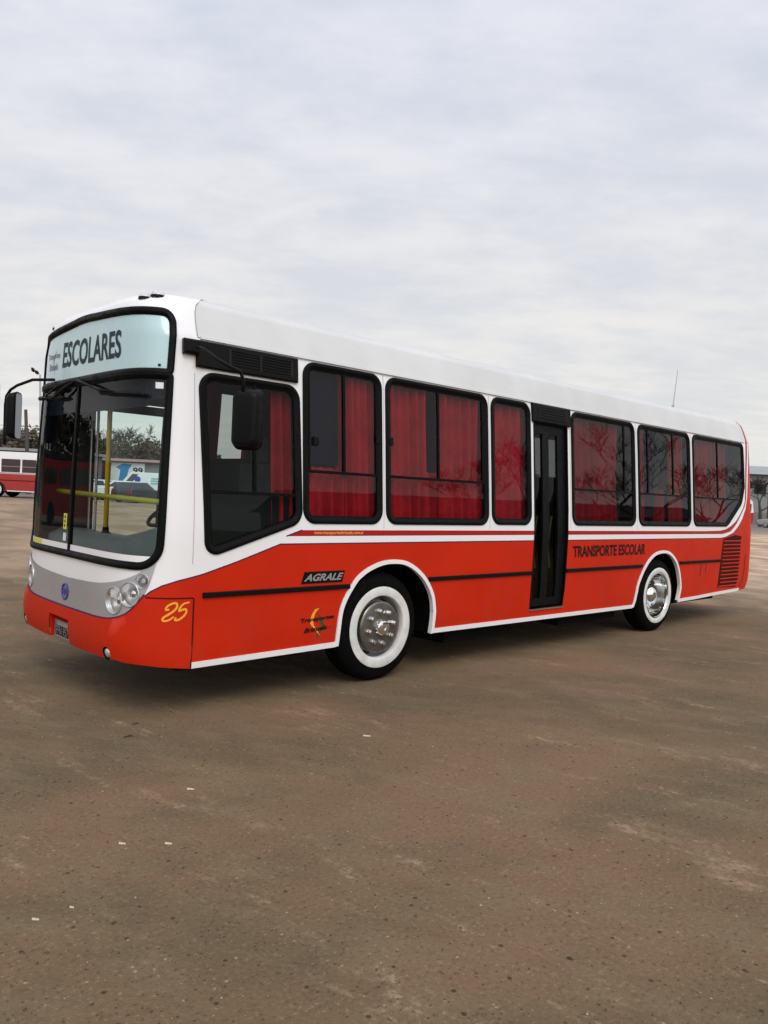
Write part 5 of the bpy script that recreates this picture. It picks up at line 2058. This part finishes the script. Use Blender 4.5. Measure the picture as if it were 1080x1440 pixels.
# ------------------------------------------------------------------ trees
principled('bark', (0.055, 0.042, 0.034), 0.95, vary=0.3, vscale=4)
principled('twig_grey', (0.040, 0.032, 0.027), 0.95)
for nm, c0, c1 in (('leaf_brown', (0.045, 0.040, 0.022), (0.115, 0.085, 0.050)), ('leaf_green', (0.030, 0.040, 0.018), (0.085, 0.085, 0.040))):
    m_ = bpy.data.materials.new(nm)
    m_.use_nodes = True
    t = NT(m_.node_tree)
    co = t.n('ShaderNodeTexCoord').outputs['Object']
    c_ = t.mix(t.ramp(t.noise(co, 1.3, 3.0, 0.6), 0.35, 0.65), c0, c1)
    b_ = t.n('ShaderNodeBsdfPrincipled', {'Base Color': c_, 'Roughness': 0.8})
    t.n('ShaderNodeOutputMaterial', {'Surface': b_.outputs[0]})
    MATS[nm] = m_


def bare_tree(name, label, loc, H, seed, spread=0.62, depth=6, group=None, thin=1.0):
    rnd = random.Random(seed)
    root = thing(name, label, 'tree', loc, 0, group)
    tr, cr = MB(), MB()

    def grow(p, d, L, r, lvl):
        n_ = 4
        pts_ = [p]
        rs = [r]
        q = Vector(p)
        dd = Vector(d)
        for i in range(n_):
            dd = (dd + Vector((rnd.uniform(-1, 1), rnd.uniform(-1, 1), rnd.uniform(-0.5, 0.9))) * (0.10 if lvl == 0 else 0.20)).normalized()
            q = q + dd * L / n_
            pts_.append(q.copy())
            rs.append(r * (1 - 0.42 * (i + 1) / n_))
        (tr if lvl == 0 else cr).tube(pts_, rs, 8 if lvl == 0 else (5 if lvl < 3 else 3), cap=False)
        if lvl >= depth:
            return
        k = rnd.choice((2, 3, 3)) if lvl < depth - 1 else 4
        for i in range(k):
            f = 0.45 + 0.55 * (i + 1) / k if lvl > 0 else 0.72 + 0.28 * (i + 1) / k
            j = min(n_, max(1, int(round(f * n_))))
            az = rnd.uniform(0, 2 * math.pi)
            side_ = Vector((math.cos(az), math.sin(az), rnd.uniform(-0.1, 0.5)))
            nd_ = (dd * (1 - spread) + side_ * spread + Vector((0, 0, 0.12))).normalized()
            grow(pts_[j], nd_, L * rnd.uniform(0.62, 0.85), max(rs[j] * rnd.uniform(0.5, 0.72), 0.008 * thin), lvl + 1)

    grow(Vector((0, 0, -0.15)), Vector((0, 0, 1)), H * 0.27, H * 0.028, 0)
    tr.build('trunk', 'bark', root, smooth=True)
    cr.build('crown', 'twig_grey', root)
    return root


def leafy_tree(name, label, loc, H, Wd, seed, mat, group=None, n=1500, leaf=0.22):
    rnd = random.Random(seed)
    root = thing(name, label, 'tree', loc, 0, group)
    mb = MB()
    mb.tube([(0, 0, -0.2), (0.05, 0, H * 0.3), (0.02, 0.05, H * 0.62)], [H * 0.03, H * 0.022, H * 0.008], 7)
    clumps = []
    for k in range(16):
        a = rnd.uniform(0, 6.28)
        rr = Wd / 2 * math.sqrt(rnd.random()) * 0.85
        z = H * rnd.uniform(0.30, 0.88)
        rr *= 1.15 - 0.7 * max(0, z / H - 0.5)
        c_ = Vector((rr * math.cos(a), rr * math.sin(a), z))
        clumps.append((c_, Wd * rnd.uniform(0.12, 0.24)))
        mb.tube([(0.03, 0.02, H * rnd.uniform(0.2, 0.5)), c_ * 0.6 + Vector((0, 0, z * 0.3)), c_], [H * 0.010, H * 0.006, H * 0.002], 4, cap=False)
    mb.build('trunk', 'bark', root)
    cr = MB()
    for k in range(n):
        c_, r = rnd.choice(clumps)
        d = Vector((rnd.gauss(0, 1), rnd.gauss(0, 1), rnd.gauss(0, 1))).normalized()
        p = c_ + d * r * (0.45 + 0.65 * rnd.random())
        u = Vector((rnd.gauss(0, 1), rnd.gauss(0, 1), rnd.gauss(0, 1))).normalized()
        v = u.cross(Vector((rnd.gauss(0, 1), rnd.gauss(0, 1), rnd.gauss(0, 1)))).normalized()
        s = leaf * rnd.uniform(0.5, 1.2)
        cr.add([p - u * s, p + v * s * 0.45, p + u * s, p - v * s * 0.45], [(0, 1, 2, 3)])
    cr.build('crown', mat, root)
    return root


# tree line at the left, above the old bus
row = [(-30, 84, 6.2, 7, 'leaf_green', 'dark bushy tree at the far left end of the tree line'), (4, 82, 5.9, 6, 'leaf_brown', 'brownish bushy tree behind the hanging mirror'),
       (26, 86, 6.6, 6, 'leaf_green', 'dark green bushy tree between the mirror and the wooden pole'), (50, 80, 6.3, 6, 'leaf_brown', 'brown bushy tree right of the leaning wooden pole'),
       (76, 84, 6.2, 7, 'leaf_green', 'dark bushy tree seen through the left edge of the windscreen'), (104, 86, 6.3, 7, 'leaf_brown', 'brown bushy tree behind the windscreen divider'),
       (138, 88, 6.1, 7, 'leaf_brown', 'brown bushy tree left of the yellow hand pole'), (166, 92, 5.8, 7, 'leaf_green', 'olive bushy tree just right of the yellow hand pole'),
       (196, 90, 5.9, 7, 'leaf_brown', 'brown bushy tree under the bare crown seen through the windscreen'), (226, 94, 6.4, 7, 'leaf_brown', 'brown bushy tree at the right edge of the windscreen')]
for k, (px, dist, H, Wd, mt, lab) in enumerate(row):
    leafy_tree('tree', lab, on_ground(px, 690, dist), H, Wd, 100 + k, mt, 'tree line behind the lot', n=1900, leaf=0.30)
bare_tree('bare_tree', 'bare winter tree with a wide crown seen through the windscreen', on_ground(186, 690, 80), 10.2, 11, 0.62, 6, None, 3.2)
bare_tree('bare_tree', 'thin bare tree top behind the leaning wooden pole at the left', on_ground(46, 690, 90), 11.0, 23, 0.55, 5, None, 3.0)
bare_tree('bare_tree', 'bare dark tree beside the silver car at the right edge', on_ground(1069, 739, 84), 9.0, 5, 0.72, 6, None, 4.0)
p = on_ground(1079, 740, 92)
mb = MB()
mb.tube([(p.x, p.y, -0.2), (p.x, p.y, 7.0)], [0.15, 0.11], 8)
tag(mb.build('utility_pole', 'pole_wood'), 'dark wooden pole against the grey hall at the right edge', 'utility pole')

# trees on the near side of the lot: the bus windows mirror them

refl = [((46.0, -30.0), 15.0, 44, 'bare tree mirrored in the narrow window before the middle door'), ((59.0, -30.0), 17.5, 41, 'bare tree mirrored in the first window behind the middle door'),
        ((69.5, -31.0), 17.0, 42, 'bare tree mirrored in the second window behind the middle door'), ((80.0, -30.0), 16.5, 43, 'bare tree mirrored in the rearmost side window')]
for (x, y), H, sd, lab in refl:
    bare_tree('bare_tree', lab, (x, y, 0), H, sd, 0.6, 6, 'bare trees on the near side of the lot', 3.0)
t_ = thing('row_house', 'long low house across the lot, mirrored dark in the lower window panes', 'house', (58, -36, 0))
mb = MB()
mb.box((-26, -6, -0.2), (34, 0, 5.2))
mb.build('wall', 'plaster_dark', t_)
mb = MB()
mb.add([(-26.6, -6.6, 5.203), (34.6, -6.6, 5.203), (34.6, 0.6, 5.203), (-26.6, 0.6, 5.203), (-26.6, -3, 7.6), (34.6, -3, 7.6)], [(0, 4, 5, 1), (3, 2, 5, 4), (0, 3, 4), (1, 5, 2), (0, 1, 2, 3)])
mb.build('roof', 'shed_dark', t_)
for x in (-22, -14, -6, 2, 10, 18, 26):
    mb = MB()
    mb.box((x, -0.04, 1.1), (x + 1.6, 0.04, 2.5))
    mb.build('window', 'car_window', t_)

# what the windscreen mirrors: the other side of the lot, left of the picture
for k, (x, y, H, Wd, mt, lab) in enumerate(((-16, 47, 7.5, 5, 'leaf_green', 'dark tree mirrored at the outer edge of the windscreen'), (-12.5, 44, 9.5, 3.2, 'leaf_green', 'tall narrow dark tree mirrored left of the windscreen divider'),
                                            (-22, 52, 7.0, 7, 'leaf_brown', 'brown tree mirrored low in the windscreen'), (-6, 50, 7.2, 7, 'leaf_brown', 'brown tree mirrored beside the hand pole'))):
    leafy_tree('tree', lab, (x, y, gz(x, y)), H, Wd, 300 + k, mt, 'trees left of the lot', n=1500, leaf=0.32)
mp_ = thing('bus', 'dark red bus mirrored at the outer edge of the windscreen', 'bus', (-9.0, 27.0, gz(-9, 27)), RAD(20))
mb = MB()
solid(mb, [(-5.0, 0.42), (5.0, 0.42), (5.1, 0.8), (5.1, 1.6), (-5.1, 1.6), (-5.1, 0.8)], -1.2, 1.2)
mb.build('body', 'old_red', mp_, angle=30)
mb = MB()
solid(mb, [(-5.1, 1.6), (5.1, 1.6), (5.0, 2.7), (4.7, 2.95), (-4.7, 2.95), (-5.0, 2.7)], -1.2, 1.2, 0, (2.5, 0.15, 0.45))
mb.build('upper_body', 'stripe_red', mp_, angle=30)
for a, b in ((-4.7, -3.2), (-3.0, -1.5), (-1.3, 0.2), (0.4, 1.9), (2.1, 3.4), (3.6, 4.7)):
    for sd in (-1, 1):
        mk('window', [(a, sd * 1.208, 1.7), (b, sd * 1.208, 1.7), (b, sd * 1.208, 2.45), (a, sd * 1.208, 2.45)], [(0, 1, 2, 3)], 'car_window', mp_)
for x in (-3.2, 2.6):
    for sd in (-1, 1):
        mb = MB()
        mb.lathe([(0.001, 0.02), (0.30, 0.02), (0.48, 0.02), (0.5, 0.0), (0.5, -0.25)], (x, sd * 1.2, 0.5), (0, sd, 0), 20)
        mb.build('wheel', 'tyre_rubber', mp_, angle=40)
t_ = thing('depot', 'long dark depot hall mirrored low in the windscreen', 'building', (-14, 60, 0.2), RAD(8))
mb = MB()
mb.box((-26, 0, -0.4), (22, 8, 4.6))
mb.build('wall', 'plaster_dark', t_)
mb = MB()
mb.box((-26.5, -0.6, 4.603), (22.5, 8.6, 4.95))
mb.build('roof', 'shed_dark', t_)

# a far-off wood closes the horizon behind the bus
rnd = random.Random(77)
cr = MB()
for k in range(9000):
    f = rnd.random()
    p = on_ground(215 + 830 * f, 700, 128 + rnd.uniform(-4, 8))
    top_ = 4.6 + 1.3 * math.sin(f * 23) + 0.9 * math.sin(f * 61 + 1) + 0.6 * math.sin(f * 140)
    z = top_ * (1 - rnd.random() ** 1.6 * 1.0)
    c_ = Vector((p.x, p.y, p.z + z + rnd.uniform(-0.3, 0.3)))
    u = Vector((rnd.gauss(0, 1), rnd.gauss(0, 1), rnd.gauss(0, 1))).normalized()
    v = u.cross(Vector((rnd.gauss(0, 1), rnd.gauss(0, 1), rnd.gauss(0, 1)))).normalized()
    sz = rnd.uniform(0.35, 0.8)
    cr.add([c_ - u * sz, c_ + v * sz * 0.5, c_ + u * sz, c_ - v * sz * 0.5], [(0, 1, 2, 3)])
tag(cr.build('wood', 'leaf_brown'), 'far-off low wood along the horizon behind the bus', 'wood', kind='stuff')
